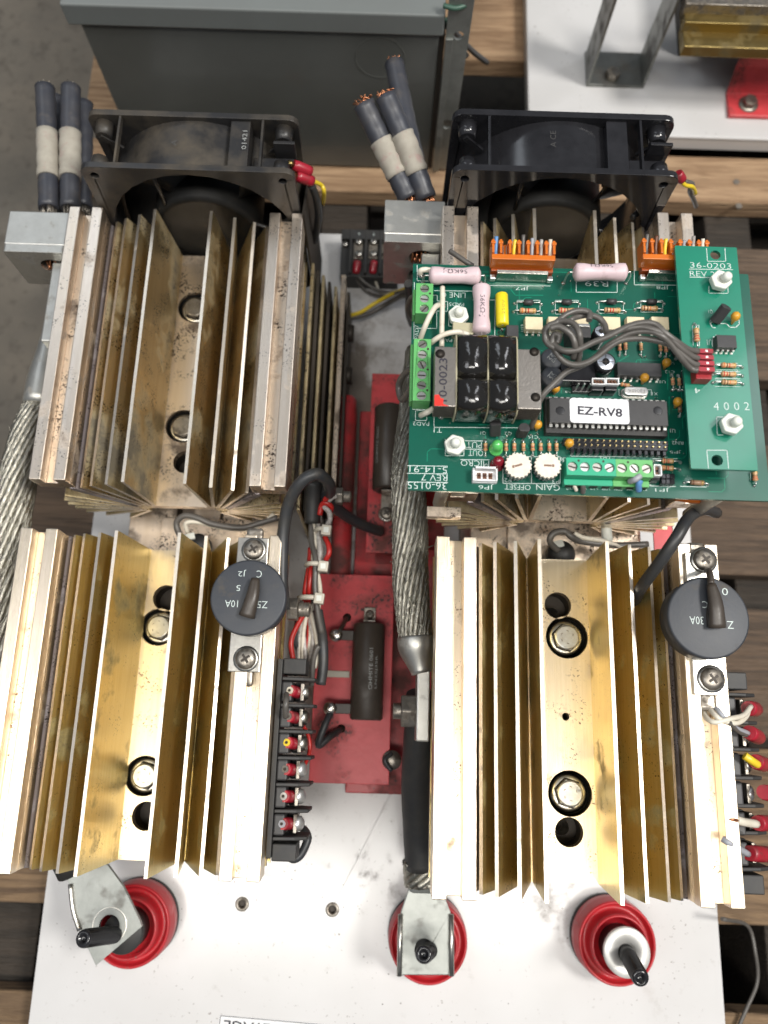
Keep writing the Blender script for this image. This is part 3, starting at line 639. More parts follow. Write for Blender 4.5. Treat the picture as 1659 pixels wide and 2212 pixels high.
# ---- mechanical lug blocks
def lug_block(x0, x1, y0, y1, zt, h, label, tongue, hx):
    t = root('cable_connector_block', label, 'connector', ((x0+x1)/2, (y0+y1)/2, zt-h), 'cast aluminium cable connector blocks')
    yc = (y0+y1)/2
    # front face has bore: block built from a holed front plate plus body behind it
    r = 7.2; cxh = x0+hx; cz = zt-15
    holed('block_face', rrect(x0, x1, zt-h, zt, 1.5), [(cxh, cz, r), (cxh, cz-19, r)] if h > 38 else [(cxh, cz, r)], y0, y0+5, lug_al, t, plane='xz', bevel=.5)
    g = MB(); g.bb(x0, x1, y0+5.02, y1, zt-h, zt); obj('block', g, lug_al, t, bevel=.7)
    g = MB(); g.cyl((cxh, y0+4.9, cz), (cxh, y0+5.0, cz), r-.05, n=24)
    if h > 38: g.cyl((cxh, y0+4.9, cz-19), (cxh, y0+5.0, cz-19), r-.05, n=24)
    obj('bore', g, hole_dark, t)
    g = MB()
    for k in range(9):
        xx = cxh-5+k*1.25; g.cyl((xx, y0+4.6, cz+random.uniform(-4, 3)), (xx+random.uniform(-.4, .8), y0+random.uniform(-1.5, 1.5), cz-5+random.uniform(-1, 2)), .7, .65, 7)
    o = obj('copper_strands', g, copper, t)
    g = MB(); g.bb(*tongue); obj('tongue', g, lug_al, t, bevel=.8)
    return t
lug_block(-229, -193, 259.5, 287, 130, 36, 'pale cast connector block clamping the left cable pair beside the left heat sink', (-203, -192.2, 207, 258.8, 106, 121), 24)
lug_block(-5, 29.5, 260.5, 288, 150, 44, 'pale cast connector block with copper strands in its bore left of the board', (17, 27.5, 208, 259.8, 126, 141), 22)

# ---- braided conductors
def braid_cable(name, label, pts, radii, strands=18, parent_label=None):
    t = root(name, label, 'cable', pts[0], 'tinned braided ground cables')
    path = smooth_path(pts, 10); k = len(path)
    # radius along
    def rad(i):
        f = i/(k-1)*(len(radii)-1); a = int(min(f, len(radii)-2)); return radii[a]+(radii[a+1]-radii[a])*(f-a)
    g = MB(); g.ring(path, [rad(i)*.84 for i in range(k)], 18); obj('core', g, steel_old, t)
    # frames
    L = [0]
    for i in range(1, k): L.append(L[-1]+(path[i]-path[i-1]).length)
    for s in range(strands):
        pp = []; ph = 2*math.pi*s/strands
        for i in range(k):
            tn = (path[min(i+1, k-1)]-path[max(i-1, 0)]).normalized()
            u = (Vector((0, 0, 1))-tn*tn.z).normalized(); v = tn.cross(u); a = ph+L[i]/34.0
            pp.append(path[i]+(u*math.cos(a)+v*math.sin(a))*rad(i)*.86)
        pp = [q+Vector((random.uniform(-.18, .18), 0, random.uniform(-.2, .25))) for q in pp]; w_ = random.uniform(.15, .185)
        g = MB(); g.ring(pp, [rad(i)*w_ for i in range(k)], 7); obj('strand', g, braid, t)
    # fine wires crossing on the surface
    g = MB()
    for s in range(strands*3):
        pp = []; ph = 2*math.pi*s/(strands*3)
        for i in range(k):
            tn = (path[min(i+1, k-1)]-path[max(i-1, 0)]).normalized()
            u = (Vector((0, 0, 1))-tn*tn.z).normalized(); v = tn.cross(u); a = ph+L[i]/34.0
            rr = rad(i)*(.98+.05*math.sin(L[i]*1.3+s*2.1)); a += .10*math.sin(L[i]*.9+s)
            pp.append(path[i]+(u*math.cos(a)+v*math.sin(a))*rr)
        g.ring(pp, .32, 4, caps=False)
    for s in range(46):   # loose broken strands
        i = random.randint(4, k-6); tn = (path[i+1]-path[i-1]).normalized(); u = (Vector((0, 0, 1))-tn*tn.z).normalized(); v = tn.cross(u); a = random.uniform(-1.4, 1.4)
        b = path[i]+(u*math.cos(a)+v*math.sin(a))*rad(i)*1.02; e = b+tn*random.uniform(-4, 4)+(u*math.cos(a)+v*math.sin(a))*random.uniform(.4, 2.0)+v*random.uniform(-2.5, 2.5)
        g.ring(smooth_path([b, (b+e)/2+u*.5, e], 3), .17, 4)
    o = obj('fine_wires', g, braid, t); o['kind'] = 'stuff'
    return t
zb = 120
bc = braid_cable('braided_cable', 'thick tinned braided cable running down beside the green board to a crimp lug', [P(905, 760, 96), P(893, 900, 110), P(882, 1020, zb), P(886, 1150, zb), P(887, 1260, zb), P(898, 1385, zb)], [8, 8.6, 9.2, 9.6, 9.6, 8.6])
g = MB(); path = smooth_path([P(898, 1376, zb), P(901, 1410, zb), P(911, 1455, zb)], 6); g.ring(path, [9.7, 9.9, 10, 9.9, 9.8, 9.4, 8.9, 8.2, 7.5, 6.8, 6.2, 5.7, 5.4], 24); obj('crimp_barrel', g, lug_al, bc)
a = P(912, 1420, 120); b = P(912, 1602, 120)
g = MB(); g.bb(a.x-2.6, a.x+4.2, b.y, a.y, 104, 123); obj('lug_tongue', g, lug_al, bc, bevel=.8)
nb = root('clamp_bolt', 'grey hex bolt and nut through the crimp lug beside the black sleeve', 'bolt', P(880, 1536, 100))
c = P(874, 1536, 108)
g = MB(); g.cyl((c.x-2, c.y, 108), (c.x+8, c.y, 108), 9.4, 9.4, 6, smooth=False); obj('nut', g, steel_old, nb, bevel=.8)
g = MB(); g.lathe([(4, 0)]+[(4.0+.5*(k % 2), 1+k*.7) for k in range(12)]+[(3.4, 9.5)], (c.x-1, c.y, 108), (-.7, 0, 0), n=18); g.v = [Vector((c.x-1+(v.x-c.x+1)*.55, v.y, v.z)) for v in g.v]; obj('thread', g, steel_old, nb)
bl = braid_cable('braided_cable', 'thick tinned braided cable curving down the left edge of the picture', [P(86, 868, 104), P(60, 940, 104), P(34, 1060, 104), P(14, 1200, 100), P(-2, 1380, 92), P(-10, 1560, 80)], [8, 9.5, 10.5, 10.8, 10.6, 10.4])
g = MB(); path = smooth_path([P(112, 690, 104), P(102, 770, 104), P(84, 878, 104)], 6); g.ring(path, [4, 4.4, 4.8, 5.2, 5.8, 6.4, 7, 7.8, 8.6, 9.2, 9.4, 9.4, 9.3], 22); obj('crimp_barrel', g, lug_al, bl)

# black sleeve cable down to the middle insulator lug
sl = root('sleeved_cable', 'black heat shrink sleeved cable dropping to the middle red insulator', 'cable', P(890, 1700, 50))
pts = [P(912, 1500, 104), P(905, 1600, 92), P(900, 1700, 78), P(904, 1800, 66), P(908, 1872, 60)]
g = MB(); g.tube(pts, [8.6]*25, 20, 6); obj('sleeve', g, black_mat, sl)
pts2 = [P(908, 1862, 60), P(910, 1890, 57), P(912, 1912, 56)]
path = smooth_path(pts2, 6)
g = MB(); g.ring(path, 7.2, 16); obj('core', g, steel_old, sl)
for s in range(10):
    pp = []
    for i, q in enumerate(path):
        a_ = s*.628+i*.16; pp.append(q+Vector((math.cos(a_)*8.2, 0, math.sin(a_)*6.4)))
    g = MB(); g.ring(pp, 2.2, 7); obj('strand', g, braid, sl)

# ================================================================== INSULATORS + lugs
def insulator(px_, py_, label, stud_top, lug=None, washer=False):
    c = P(px_, py_, 0); t = root('standoff_insulator', label, 'insulator', c, 'red standoff insulators on the white panel')
    g = MB(); g.lathe([(23.3, 0.2), (24, 1.5), (23.6, 4.5)], c, n=48); obj('base_ring', g, black_mat, t)
    g = MB(); g.lathe([(23.0, 4.6), (23.9, 6), (23.9, 13), (23.3, 15), (23.2, 20.8), (22.6, 21.9), (21.8, 21.8), (21.2, 20.4), (20.4, 17.4), (18.4, 17.0), (17.8, 19), (17.3, 27), (16.6, 28.2), (15.5, 27.8), (15.1, 22), (0.02, 21.6)], c, n=56); obj('body', g, insul_red, t)
    g = MB(); g.lathe([(11.5, 21.7), (11.5, 36.6), (10.8, 37.4), (0.02, 37.4)], c, n=36); obj('centre_post', g, black_mat, t)
    if washer:
        g = MB(); g.lathe([(13, 0), (13.4, .4), (13.4, 2.6), (13, 3), (5.4, 3.02), (5.4, 1.5), (0.02, 1.5)], c+Vector((0, 0, 37.5)), n=40); obj('washer', g, mat('pale_washer', (.72, .71, .68), .45, .5, (.6, .59, .56), 120), t)
    # threaded stud
    a_ = c+Vector((0, 0, 37)); b_ = Vector(stud_top); d = (b_-a_); L_ = d.length; prof = [(4.6, 0)]
    k = 0; h = 1.0
    while h < L_-2: prof += [(4.75, h), (4.25, h+.55)]; h += 1.1
    prof += [(4.6, L_-1.2), (3.9, L_-.1), (2.3, L_), (2.2, L_-3), (0.02, L_-3)]
    g = MB(); g.lathe(prof, a_, d, n=20); obj('stud', g, black_pl, t)
    return t, c
i1, cL = insulator(305, 1982, 'red standoff insulator at lower left under a tilted zinc lug', P(178, 2028, 76), None)
i2, cM = insulator(921, 2015, 'red standoff insulator in the middle under an upright zinc lug', P(915, 2062, 72), None)
i3, cR = insulator(1312, 2018, 'red standoff insulator at lower right with bare white washer and stud', P(1384, 2114, 72), None, True)
def lug_plate(name, label, outline, hole, z0, z1, tilt_pts=None):
    t = root(name, label, 'cable lug', Vector((hole[0], hole[1], z0)))
    holed('lug_plate', outline, [hole], z0, z1, galv, t, bevel=.5); return t
z = 50
def pxy(x, y, z): q = P(x, y, z); return (q.x, q.y)
# middle lug : channel shaped with turned up edges
t = root('cable_lug', 'zinc plated lug with folded edges bolted on the middle red insulator', 'cable lug', P(917, 2000, 42), 'zinc plated cable lugs')
out = [pxy(*q, 44) for q in ((863, 2108), (975, 2108), (974, 1972), (958, 1930), (944, 1888), (890, 1888), (880, 1930), (866, 1972))]
hc = P(917, 2052, 44)
holed('lug_plate', out, [(hc.x, hc.y, 5.4)], 40, 43, galv, t, bevel=.5)
for (xa, ya, xb, yb) in ((862.5, 2108, 865.5, 1975), (975.5, 2108, 974.5, 1975)):
    a_ = P(xa, ya, 44); b_ = P(xb, yb, 44); g = MB(); g.ring([a_, b_], 1.5, 8); obj('folded_edge', g, steel, t)
g = MB(); a_ = P(917, 1895, 47); g.box(a_, (19, 16, 12)); obj('crimp', g, galv, t, bevel=3)
# left tilted lug
t = root('cable_lug', 'zinc plated lug turned diagonally on the lower left red insulator', 'cable lug', P(230, 1970, 40), 'zinc plated cable lugs')
out = [pxy(*q, 46) for q in ((207, 2086), (306, 2002), (300, 1985), (266, 1915), (232, 1868), (136, 1868), (150, 1915), (160, 1970), (172, 2010))]
hc = P(236, 2000, 46)
holed('lug_plate', out, [(hc.x, hc.y, 5.8)], 43, 46, galv, t, bevel=.6)
g = MB(); g.ring(smooth_path([P(152, 1910, 46.5), P(158, 1965, 46.5), P(172, 2010, 46.5)], 5), 1.4, 8); obj('folded_edge', g, steel, t)
g = MB(); g.ring([P(126, 1830, 70), P(152, 1886, 64)], 7, 16); obj('sleeve', g, black_mat, t)
# ring mark
g = MB(); g.lathe([(9.2, 0), (9.5, .18), (9.9, 0)], (hc.x, hc.y, 46), n=36, caps=False); obj('washer_mark', g, steel, t)

# ================================================================== DISC THYRISTORS / surge discs
def phillips(x, y, z, r, m, parent, washer=True):
    g = MB(); g.lathe([(r, 0), (r, .8), (r*.86, 1.9), (r*.5, 2.5), (0.02, 2.6)], (x, y, z), n=26); o = obj('screw', g, m, parent)
    g = MB(); g.box((x, y, z+2.45), (r*.95, r*.22, .5), (0, 0, .6)); g.box((x, y, z+2.46), (r*.22, r*.95, .5), (0, 0, .6)); obj('cross_slot', g, hole_dark, o)
    if washer:
        g = MB(); g.lathe([(r*1.22, -.5), (r*1.22, 0), (r*.9, .1), (0.02, .1)], (x, y, z), n=26); obj('washer', g, steel, o)
    return o
def disc(pxc, pyc, zt, rail_z, brk, scr, label, lead, txts, extra):
    c = P(pxc, pyc, zt); t = root('surge_suppressor', label, 'electrical component', (c.x, c.y, rail_z), 'black round surge suppressor discs')
    x0, x1, y0, y1 = brk
    pxs = [P(*s_, rail_z) for s_ in scr]
    g = MB(); g.bb(x0, x1, y0, y1, rail_z+.2, rail_z+2.0); obj('clamp_plate', g, steel, t, bevel=.4)
    for q in pxs: phillips(q.x, q.y, rail_z+2.6, 5.3, steel_old, t)
    g = MB(); g.cyl(((x0+x1)/2, y0-5, rail_z-5.5), ((x0+x1)/2, y0+6, rail_z-5.5), 0.01+5, n=4); 
    g2 = MB(); g2.bb((x0+x1)/2-4.4, (x0+x1)/2+4.4, y0-7, y1+6, rail_z-4.5, rail_z-.6); obj('slide_nut', g2, steel_old, t, bevel=1.6)
    g = MB(); g.lathe([(17.4, -13), (18.3, -12.4), (18.9, -1.0), (18.4, -.15), (17.8, 0), (0.02, 0)], c, n=56); obj('disc', g, disc_blk, t, bevel=.0)
    g = MB(); g.lathe([(9, 0), (9, zt-13-rail_z-1.5)], (c.x, c.y, rail_z+1.6), n=24); obj('stem', g, steel_old, t)
    pts = [Vector(P(*q)) for q in lead]
    g = MB(); g.ring(smooth_path(pts, 5), [2.2, 2.5, 2.8, 3.0, 3.2, 3.3, 3.5, 3.6, 3.8, 4, 4.2][:len(smooth_path(pts, 5))], 10, flat=.75); obj('burnt_lead', g, resin_brown, t)
    for (s_, q, h, w_) in txts:
        p = P(*q, zt+.05); text(s_, p, h, w_, print_w, t, (0, 0, math.pi))
    return t
d1 = disc(536, 1290, 152, 136, (-75.8, -59.8, 21, 90), ((550, 1190), (533, 1424)), 'black disc component printed Z5 clamped on the rail of the lower left heat sink',
     [(552, 1250, 155), (545, 1290, 156), (533, 1332, 154)], [('C', (560, 1240), 3.6, 2.6), ('J2', (523, 1238), 3.4, 4), ('C', (553, 1272), 3.2, 2.6), ('5', (515, 1270), 2.8, 2), ('Z5', (567, 1306), 3.4, 5), ('10A', (500, 1304), 3.4, 6.4)], None)
d2 = disc(1531, 1334, 180, 164, (146.8, 161.2, 15.5, 83), ((1516, 1212), (1532, 1467)), 'black disc component with split top clamped on the rail of the lower right heat sink',
     [(1536, 1262, 183.5), (1546, 1305, 184), (1549, 1356, 182)], [('0', (1566, 1278), 3.4, 2.8), ('C', (1523, 1306), 3.2, 2.6), ('Z', (1578, 1350), 3.4, 3), ('30A', (1505, 1340), 3.6, 6.4)], None)
g = MB(); q0 = P(1534, 1248, 183); g.tube([P(1527, 1232, 170), P(1533, 1238, 181), P(1536, 1262, 184)], 1.6, 8); obj('lead_wire', g, resin_brown, d2)
g = MB(); g.ring([P(1533, 1284, 180.1), P(1528, 1330, 180.1), P(1530, 1352, 180.1)], .7, 6); obj('crack', g, hole_dark, d2)

# clamp stud left of bundle (terminal stud on the side of the lower left sink)
t = root('terminal_stud', 'grey threaded terminal stud sticking out beside the lower left black disc', 'bolt', P(640, 1318, 100))
a_ = P(622, 1316, 118); g = MB(); g.cyl(a_, a_+Vector((5.6, 0, 0)), 6.6, 6.6, 6, smooth=False); obj('nut', g, steel_old, t, bevel=.5)
g = MB(); g.lathe([(3.6+.5*(k % 2), k*.75) for k in range(9)]+[(0.02, 6.8)], a_+Vector((5.6, 0, 0)), (1, 0, 0), n=18); obj('thread', g, steel_old, t)
t = root('terminal_stud', 'grey threaded terminal stud at the lower end of the upper left heat sink', 'bolt', P(735, 1075, 90))
a_ = P(724, 1072, 100); g = MB(); g.cyl(a_, a_+Vector((4.6, 0, 0)), 5.4, 5.4, 6, smooth=False); obj('nut', g, steel_old, t, bevel=.5)
g = MB(); g.lathe([(3.0+.5*(k % 2), k*.75) for k in range(7)]+[(0.02, 5.3)], a_+Vector((4.6, 0, 0)), (1, 0, 0), n=18); obj('thread', g, steel_old, t)

# ================================================================== BARRIER STRIPS on the sink sides
def crimp(p0, p1, r, parent, name='crimp_sleeve', wirec=None, wm=None):
    p0, p1 = Vector(p0), Vector(p1); d = (p1-p0); 
    g = MB(); g.ring([p0, p0+d*.2, p0+d*.8, p1], [r*.86, r, r, r*.9], 14); o = obj(name, g, crimp_red, parent)
    if wm is not None:
        g = MB(); g.ring([p1-d*.1, p1+d.normalized()*.6], [r*.6, r*.6], 12); g.cur = 1; g.ring([p1, p1+d.normalized()*.9], [r*.25, r*.25], 8); obj('wire_end', g, [wm, hole_dark], o)
    return o
def side_strip(x, ys, ztop, label, n_extra, tags, mbase=black_mat):
    """strip fixed on vertical side at x, barriers at the given y positions (descending)"""
    t = root('terminal_strip', label, 'terminal strip', (x, (ys[0]+ys[-1])/2, ztop-30), 'black barrier terminal strips')
    pitch = (ys[0]-ys[-1])/(len(ys)-1)
    g = MB(); g.bb(x+.4, x+3, ys[-1]-9, ys[0]+10, ztop-26, ztop); obj('base', g, mbase, t, bevel=.4)
    for y in ys:
        g = MB(); g.prism([(x+3.1, ztop-1), (x+14, ztop-2.5), (x+20, ztop-6), (x+20.5, ztop-22), (x+3.1, ztop-24)], y-.9, y+.9, 'xz'); obj('barrier', g, mbase, t, bevel=.5)
    for i in range(len(ys)+1):
        yc = ys[0]+pitch/2-i*pitch; hw = pitch/2-1.4
        if i in (0, len(ys)): 
            g = MB(); g.bb(x+3.1, x+15, yc-hw+1.0, yc+hw-1.0, ztop-22, ztop-2); obj('end_block', g, mbase, t, bevel=.6)
            continue
        g = MB(); g.bb(x+3.1, x+8.5, yc-hw, yc+hw, ztop-21, ztop-1.5); g.bb(x+8.5, x+14, yc-hw, yc+hw, ztop-24, ztop-15); obj('cell_block', g, chip_blk, t, bevel=.9)
        g = MB(); g.lathe([(3.7, 0), (3.7, 1.2), (2.6, 2.4), (0.02, 2.8)], (x+14.5, yc, ztop-10), (1, 0, .55), n=18); o = obj('terminal_screw', g, steel_b if i > 3 else steel, t)
        g = MB(); g.bb(x+12.4, x+14.2, yc-hw+.6, yc+hw-.6, ztop-17, ztop-6.5); obj('terminal_plate', g, steel_old, t, bevel=.3)
    return t, pitch
ysL = [P(600, q, 118).y for q in (1466, 1523, 1579, 1636, 1693, 1750, 1809)]
tL, pL = side_strip(-53.2, ysL, 124, 'black barrier terminal strip with red crimps beside the lower left heat sink', 0, None)
wm_ = [cream_wire, grey_wire, yellow_w, grey_wire, white_w, grey_l]
for i in range(6):
    yc = ysL[0]-pL/2-i*pL; x = -53.2
    crimp((x+11.5, yc-.5, 111), (x+7.5, yc+.5, 122.5), 3.1, tL, wm=wm_[i])
wire('jumper_wire', 'short grey jumper wire looping between two red crimps on the left terminal strip', [P(619, 1500, 128), P(618, 1513, 133), P(617, 1530, 133), P(617, 1548, 128)], 1.5, grey_wire)
ysR = [P(1600, q, 146).y for q in (1501, 1561, 1619, 1680, 1740, 1798, 1876)]
tR, pR = side_strip(165.2, ysR, 150, 'black barrier terminal strip sticking out right of the lower right heat sink', 0, None, black_mat)
for i, (p, q) in enumerate((((1634, 1532), (1616, 1530)), ((1640, 1594), (1618, 1582)), ((1652, 1652), (1632, 1645)), ((1666, 1716), (1650, 1711)), ((1664, 1778), (1636, 1778)), ((1668, 1846), (1618, 1843)))):
    a_ = P(*p, 136); b_ = P(*q, 150); crimp(a_, b_, 3.7, tR)
GW = 'loose cut wires on the right terminal strip'
def wr(label, pts, r, m, grp=None, name='wire', cat='wire'): return wire(name, label, [P(*q) for q in pts], r, m, grp, cat)
wr('cream wire twisted out of the rail slot to the top red crimp at right', [(1518, 1533, 158), (1528, 1552, 164), (1545, 1560, 167), (1580, 1552, 165), (1606, 1545, 160), (1622, 1526, 152)], 1.25, cream_wire)
wr('second cream wire looping over the right rail to the top red crimp', [(1530, 1528, 160), (1545, 1545, 166), (1560, 1556, 166), (1590, 1562, 163), (1610, 1550, 158), (1618, 1530, 152)], 1.2, cream_wire)
wr('grey wire crossing under the cream pair to the second red crimp at right', [(1540, 1520, 160), (1556, 1540, 165), (1572, 1562, 163), (1592, 1574, 158), (1616, 1584, 150)], 1.2, grey_l)
wr('thin grey wire beside the second red crimp at right', [(1575, 1560, 166), (1592, 1578, 158), (1612, 1588, 151)], 1.1, grey_wire)
wr('short fat yellow wire end at the third red crimp at right', [(1608, 1632, 153), (1622, 1642, 153), (1637, 1652, 150)], 1.9, yellow_w)
wr('stripped white wire stub pointing left over the right rail', [(1590, 1771, 163), (1608, 1776, 160), (1634, 1780, 152)], 1.9, cream_wire)
wr('brown bare tip of the stripped white stub at the right rail', [(1577, 1770, 165), (1592, 1772, 163)], [0.4, 1.2], copper)
wr('grey wire stub from the right rail slot to the lowest red crimp', [(1560, 1812, 162), (1578, 1823, 163), (1616, 1845, 152)], 1.5, grey_l)
wr('thin loose grey wire hanging down at the right edge over the pallet', [(1560, 1985, 20), (1615, 2000, -8), (1632, 2060, -10), (1636, 2120, -12), (1612, 2180, -12), (1590, 2230, -12)], 1.2, grey_wire)

# ================================================================== TERMINAL BLOCK on panel (upper middle)
t = root('terminal_block', 'flat black terminal block with paired screws and two red crimps on the panel', 'terminal strip', P(782, 560, 0))
zt = 22
a_ = P(738, 493, zt); b_ = P(860, 592, zt)
g = MB(); g.bb(a_.x, b_.x, P(780, 590, zt).y, a_.y, .3, zt-5); obj('base', g, black_mat, t, bevel=.6)
top_y = P(780, 495, zt).y; bot_y = P(780, 588, zt).y
for x in (757, 790, 822, 850):
    q = P(x, 540, zt); g = MB(); g.bb(q.x-.9, q.x+.9, bot_y, top_y, zt-4.9, zt); obj('barrier', g, black_mat, t, bevel=.4)
g = MB(); g.bb(a_.x, b_.x, top_y-8, top_y, zt-4.9, zt-.4); obj('number_rail', g, black_mat, t, bevel=.4)
for x, s_ in ((776, '9'), (808, '5')):
    q = P(x, 503, zt); text(s_, (q.x, top_y-4, zt-.3), 2.2, 1.5, print_w, t)
for x in (775, 807, 835):
    q0 = P(x, 517, zt-3); q1 = P(x-1, 557, zt-3); g = MB(); g.bb(q0.x-3.4, q0.x+3.4, q1.y, q0.y, zt-4.9, zt-3.6); obj('contact_plate', g, steel_old, t, bevel=.2)
    for yy in (523, 549):
        q = P(x, yy, zt-3); phillips(q.x, q.y, zt-3.4, 2.9, steel, t, False)
q = P(745, 526, zt-3); phillips(q.x, q.y, zt-4.8, 2.6, steel, t, False)
for x in (769, 805):
    a_ = P(x+3, 563, zt-2); b_ = P(x, 592, zt-6); crimp(a_, b_, 2.9, t)
GM = 'thin wires from the upper middle terminal block'
wr('thin grey wire curving right from the left red crimp of the flat terminal block', [(772, 594, 16), (790, 612, 14), (815, 626, 14), (845, 632, 20), (880, 628, 40)], 1.3, grey_wire)
wr('second thin grey wire sagging below the first from the left red crimp', [(768, 597, 14), (780, 618, 8), (800, 634, 6), (830, 640, 14), (862, 630, 30)], 1.2, grey_wire)
wr('thin tan wire dropping from the second red crimp of the flat terminal block', [(807, 592, 14), (813, 612, 10), (822, 632, 10), (846, 634, 22), (884, 618, 40)], 1.0, nylon_y)
wr('yellow striped wire swinging across the dirty white panel from behind the left heat sink', [(712, 670, 30), (735, 682, 22), (775, 676, 14), (812, 654, 14), (850, 634, 24), (884, 622, 40)], 1.5, yellow_w)
wr('dark wire twisted under the yellow striped wire on the dirty white panel', [(714, 678, 28), (740, 688, 18), (790, 680, 10), (830, 660, 12), (866, 640, 26), (890, 640, 40)], 2.0, grey_wire)
wr('grey wire loop bulging left of the small green terminal', [(900, 640, 222), (888, 646, 205), (882, 668, 190), (893, 690, 180)], 1.5, grey_wire)
wr('grey wire loop bulging left beside the six way green terminal', [(898, 795, 222), (876, 806, 214), (862, 832, 205), (868, 862, 205), (884, 846, 214), (896, 824, 222)], 1.6, grey_wire)
wr('dark wires dropping behind the board near the connector block', [(882, 612, 120), (884, 640, 100), (884, 680, 60), (890, 700, 40)], 2.6, black_cab)

# ================================================================== RED BRACKETS AND WIREWOUND RESISTORS
def rect_px(x0, y0, x1, y1, z): a_ = P(x0, y0, z); b_ = P(x1, y1, z); return min(a_.x, b_.x), max(a_.x, b_.x), min(a_.y, b_.y), max(a_.y, b_.y)
x0, x1, y0, y1 = rect_px(775, 888, 900, 1300, 8)
t = root('red_channel', 'dirty red painted steel channel between the left and right heat sinks', 'metal channel', (x0, y0, 0))
x0 = P(770, 1100, 8).x
g = MB(); g.bb(x0, P(960, 1100, 8).x, P(780, 1860, 8).y+40, P(790, 888, 8).y, .3, 8); obj('channel_floor', g, red_paint, t, bevel=.8)
q0 = P(750, 848, 34); q1 = P(742, 1240, 34)
g = MB(); g.ring([(q0.x, q1.y-110, 26), (q0.x, q0.y-3, 26), (q0.x, q0.y, 26)], [6.6, 6.6, 5.0], 20); g.bb(q0.x-6.4, q0.x+6.4, q1.y-110, q0.y-2, .4, 25); obj('ridge', g, red_paint, t, bevel=.8)
def res_plate(x0p, y0p, x1p, y1p, zp, label):
    t = root('resistor_bracket', label, 'bracket', P((x0p+x1p)/2, (y0p+y1p)/2, 8), 'red resistor mounting plates')
    a0, a1, b0, b1 = rect_px(x0p, y0p, x1p, y1p, zp)
    g = MB(); g.bb(a0, a1, b0, b1, zp-2.4, zp); obj('plate', g, red_clean, t, bevel=.4)
    g = MB(); g.bb(a0+6, a1-3, b0+.2, b0+3, 8.2, zp-2.5); g.bb(a0+6, a1-3, b1-3, b1-.2, 8.2, zp-2.5); obj('leg', g, red_paint, t, bevel=.4)
    return t
res_plate(804, 806, 905, 1197, 46, 'red mounting plate under the upper brown resistor beside the braided cable')
rp2 = res_plate(690, 1239, 840, 1696, 46, 'red mounting plate under the lower brown resistor')
def ww_res(xp, y0p, y1p, z, label, texts, tabs):
    a_ = P(xp, y0p, z); b_ = P(xp-6, y1p, z); b_.x = a_.x
    t = root('wirewound_resistor', label, 'resistor', (a_.x, (a_.y+b_.y)/2, z-11), 'brown tubular wirewound resistors')
    L_ = abs(a_.y-b_.y); r = 9.8
    g = MB(); g.lathe([(4.2, 2), (4.4, 0.2), (8.6, 0), (r, 1.2), (r, L_-1.2), (8.6, L_), (4.4, L_-.2), (4.2, L_-2)], a_, (0, -1, 0), n=36); obj('tube', g, resin_brown, t)
    for s_ in tabs:
        if s_ == 'top':
            g = MB(); g.bb(a_.x-3.6, a_.x+3.6, a_.y-.5, a_.y+11, z-9.5, z-8); g.bb(a_.x-3.6, a_.x+3.6, a_.y+.3, a_.y+1.6, z-8.2, z+5)
            obj('mounting_tab', g, steel_old, t, bevel=.3); phillips(a_.x, a_.y+6.5, z-8, 2.8, steel_old, t, False)
        if s_ == 'bottom':
            g = MB(); g.bb(b_.x-3.8, b_.x+3.8, b_.y-11, b_.y+.5, z-9.5, z-8); g.bb(b_.x-3.8, b_.x+3.8, b_.y-1.6, b_.y-.3, z-8.2, z+5)
            obj('mounting_tab', g, steel_old, t, bevel=.3); phillips(b_.x, b_.y-13, z-8.6, 4.4, steel_old, t)
    for (s_, q, ang_, h, w_) in texts:
        k_ = P(*q, z+6); dx = k_.x-a_.x; zz = z+math.sqrt(max(1, (r+.12)**2-dx*dx)); text(s_, (k_.x, k_.y, zz), h, w_, print_g, t, (math.atan2(dx, zz-z), 0, R(90)))
    return t, a_, b_
rA, _, _ = ww_res(842, 880, 1060, 57, 'upper brown tubular resistor beside the braided cable, pale print on its side', [('OHMITE 0601', (815, 962), 90, 2.1, 24)], ['bottom'])
rB, a_, b_ = ww_res(798, 1347, 1556, 57, 'lower brown tubular resistor on the red plate with soldered side tags', [('OHMITE 0601', (801, 1445), 90, 2.2, 24), ('LN25J35R', (813, 1452), 90, 1.9, 19)], ['top'])
for (x, y, x2) in ((728, 1372, 770), (715, 1530, 770)):
    q = P(x, y, 58); g = MB(); g.box((q.x+5.5, q.y, 58), (16, 6, 1.4)); obj('solder_tag', g, resin_brown, rB, bevel=.4)
    g = MB(); n_ = 7; g.lathe([(0.02, -2.4), (3.0, -2), (4.2, -.4), (4.0, 1.2), (2.6, 2.5), (0.02, 2.8)], (q.x-.5, q.y, 58), n=14); obj('solder_blob', g, tin, rB)
wr('stiff dark wire poking from the red plate into the upper solder tag', [(748, 1336, 48), (742, 1348, 54), (733, 1364, 60)], 1.4, resin_brown)
wr('black wire from the lower solder tag into a hole of the red plate', [(716, 1536, 58), (700, 1570, 62), (688, 1610, 60), (712, 1592, 56), (734, 1576, 48)], 2.1, black_cab)
for (x, y) in ((750, 1334), (737, 1574)):
    q = P(x, y, 46.1); g = MB(); g.lathe([(2.6, 0), (0.02, .05)], q, n=18); obj('hole', g, hole_dark, rp2)
# small white strip tag
t = root('cable_tie_mount', 'flat translucent strap lying across the red channel beside the lower resistor', 'cable tie', P(735, 1457, 46))
a0, a1, b0, b1 = rect_px(694, 1448, 755, 1464, 47); g = MB(); g.bb(a0, a1, b0, b1, 46.2, 47.4); obj('strap', g, nylon_y, t, bevel=.3)
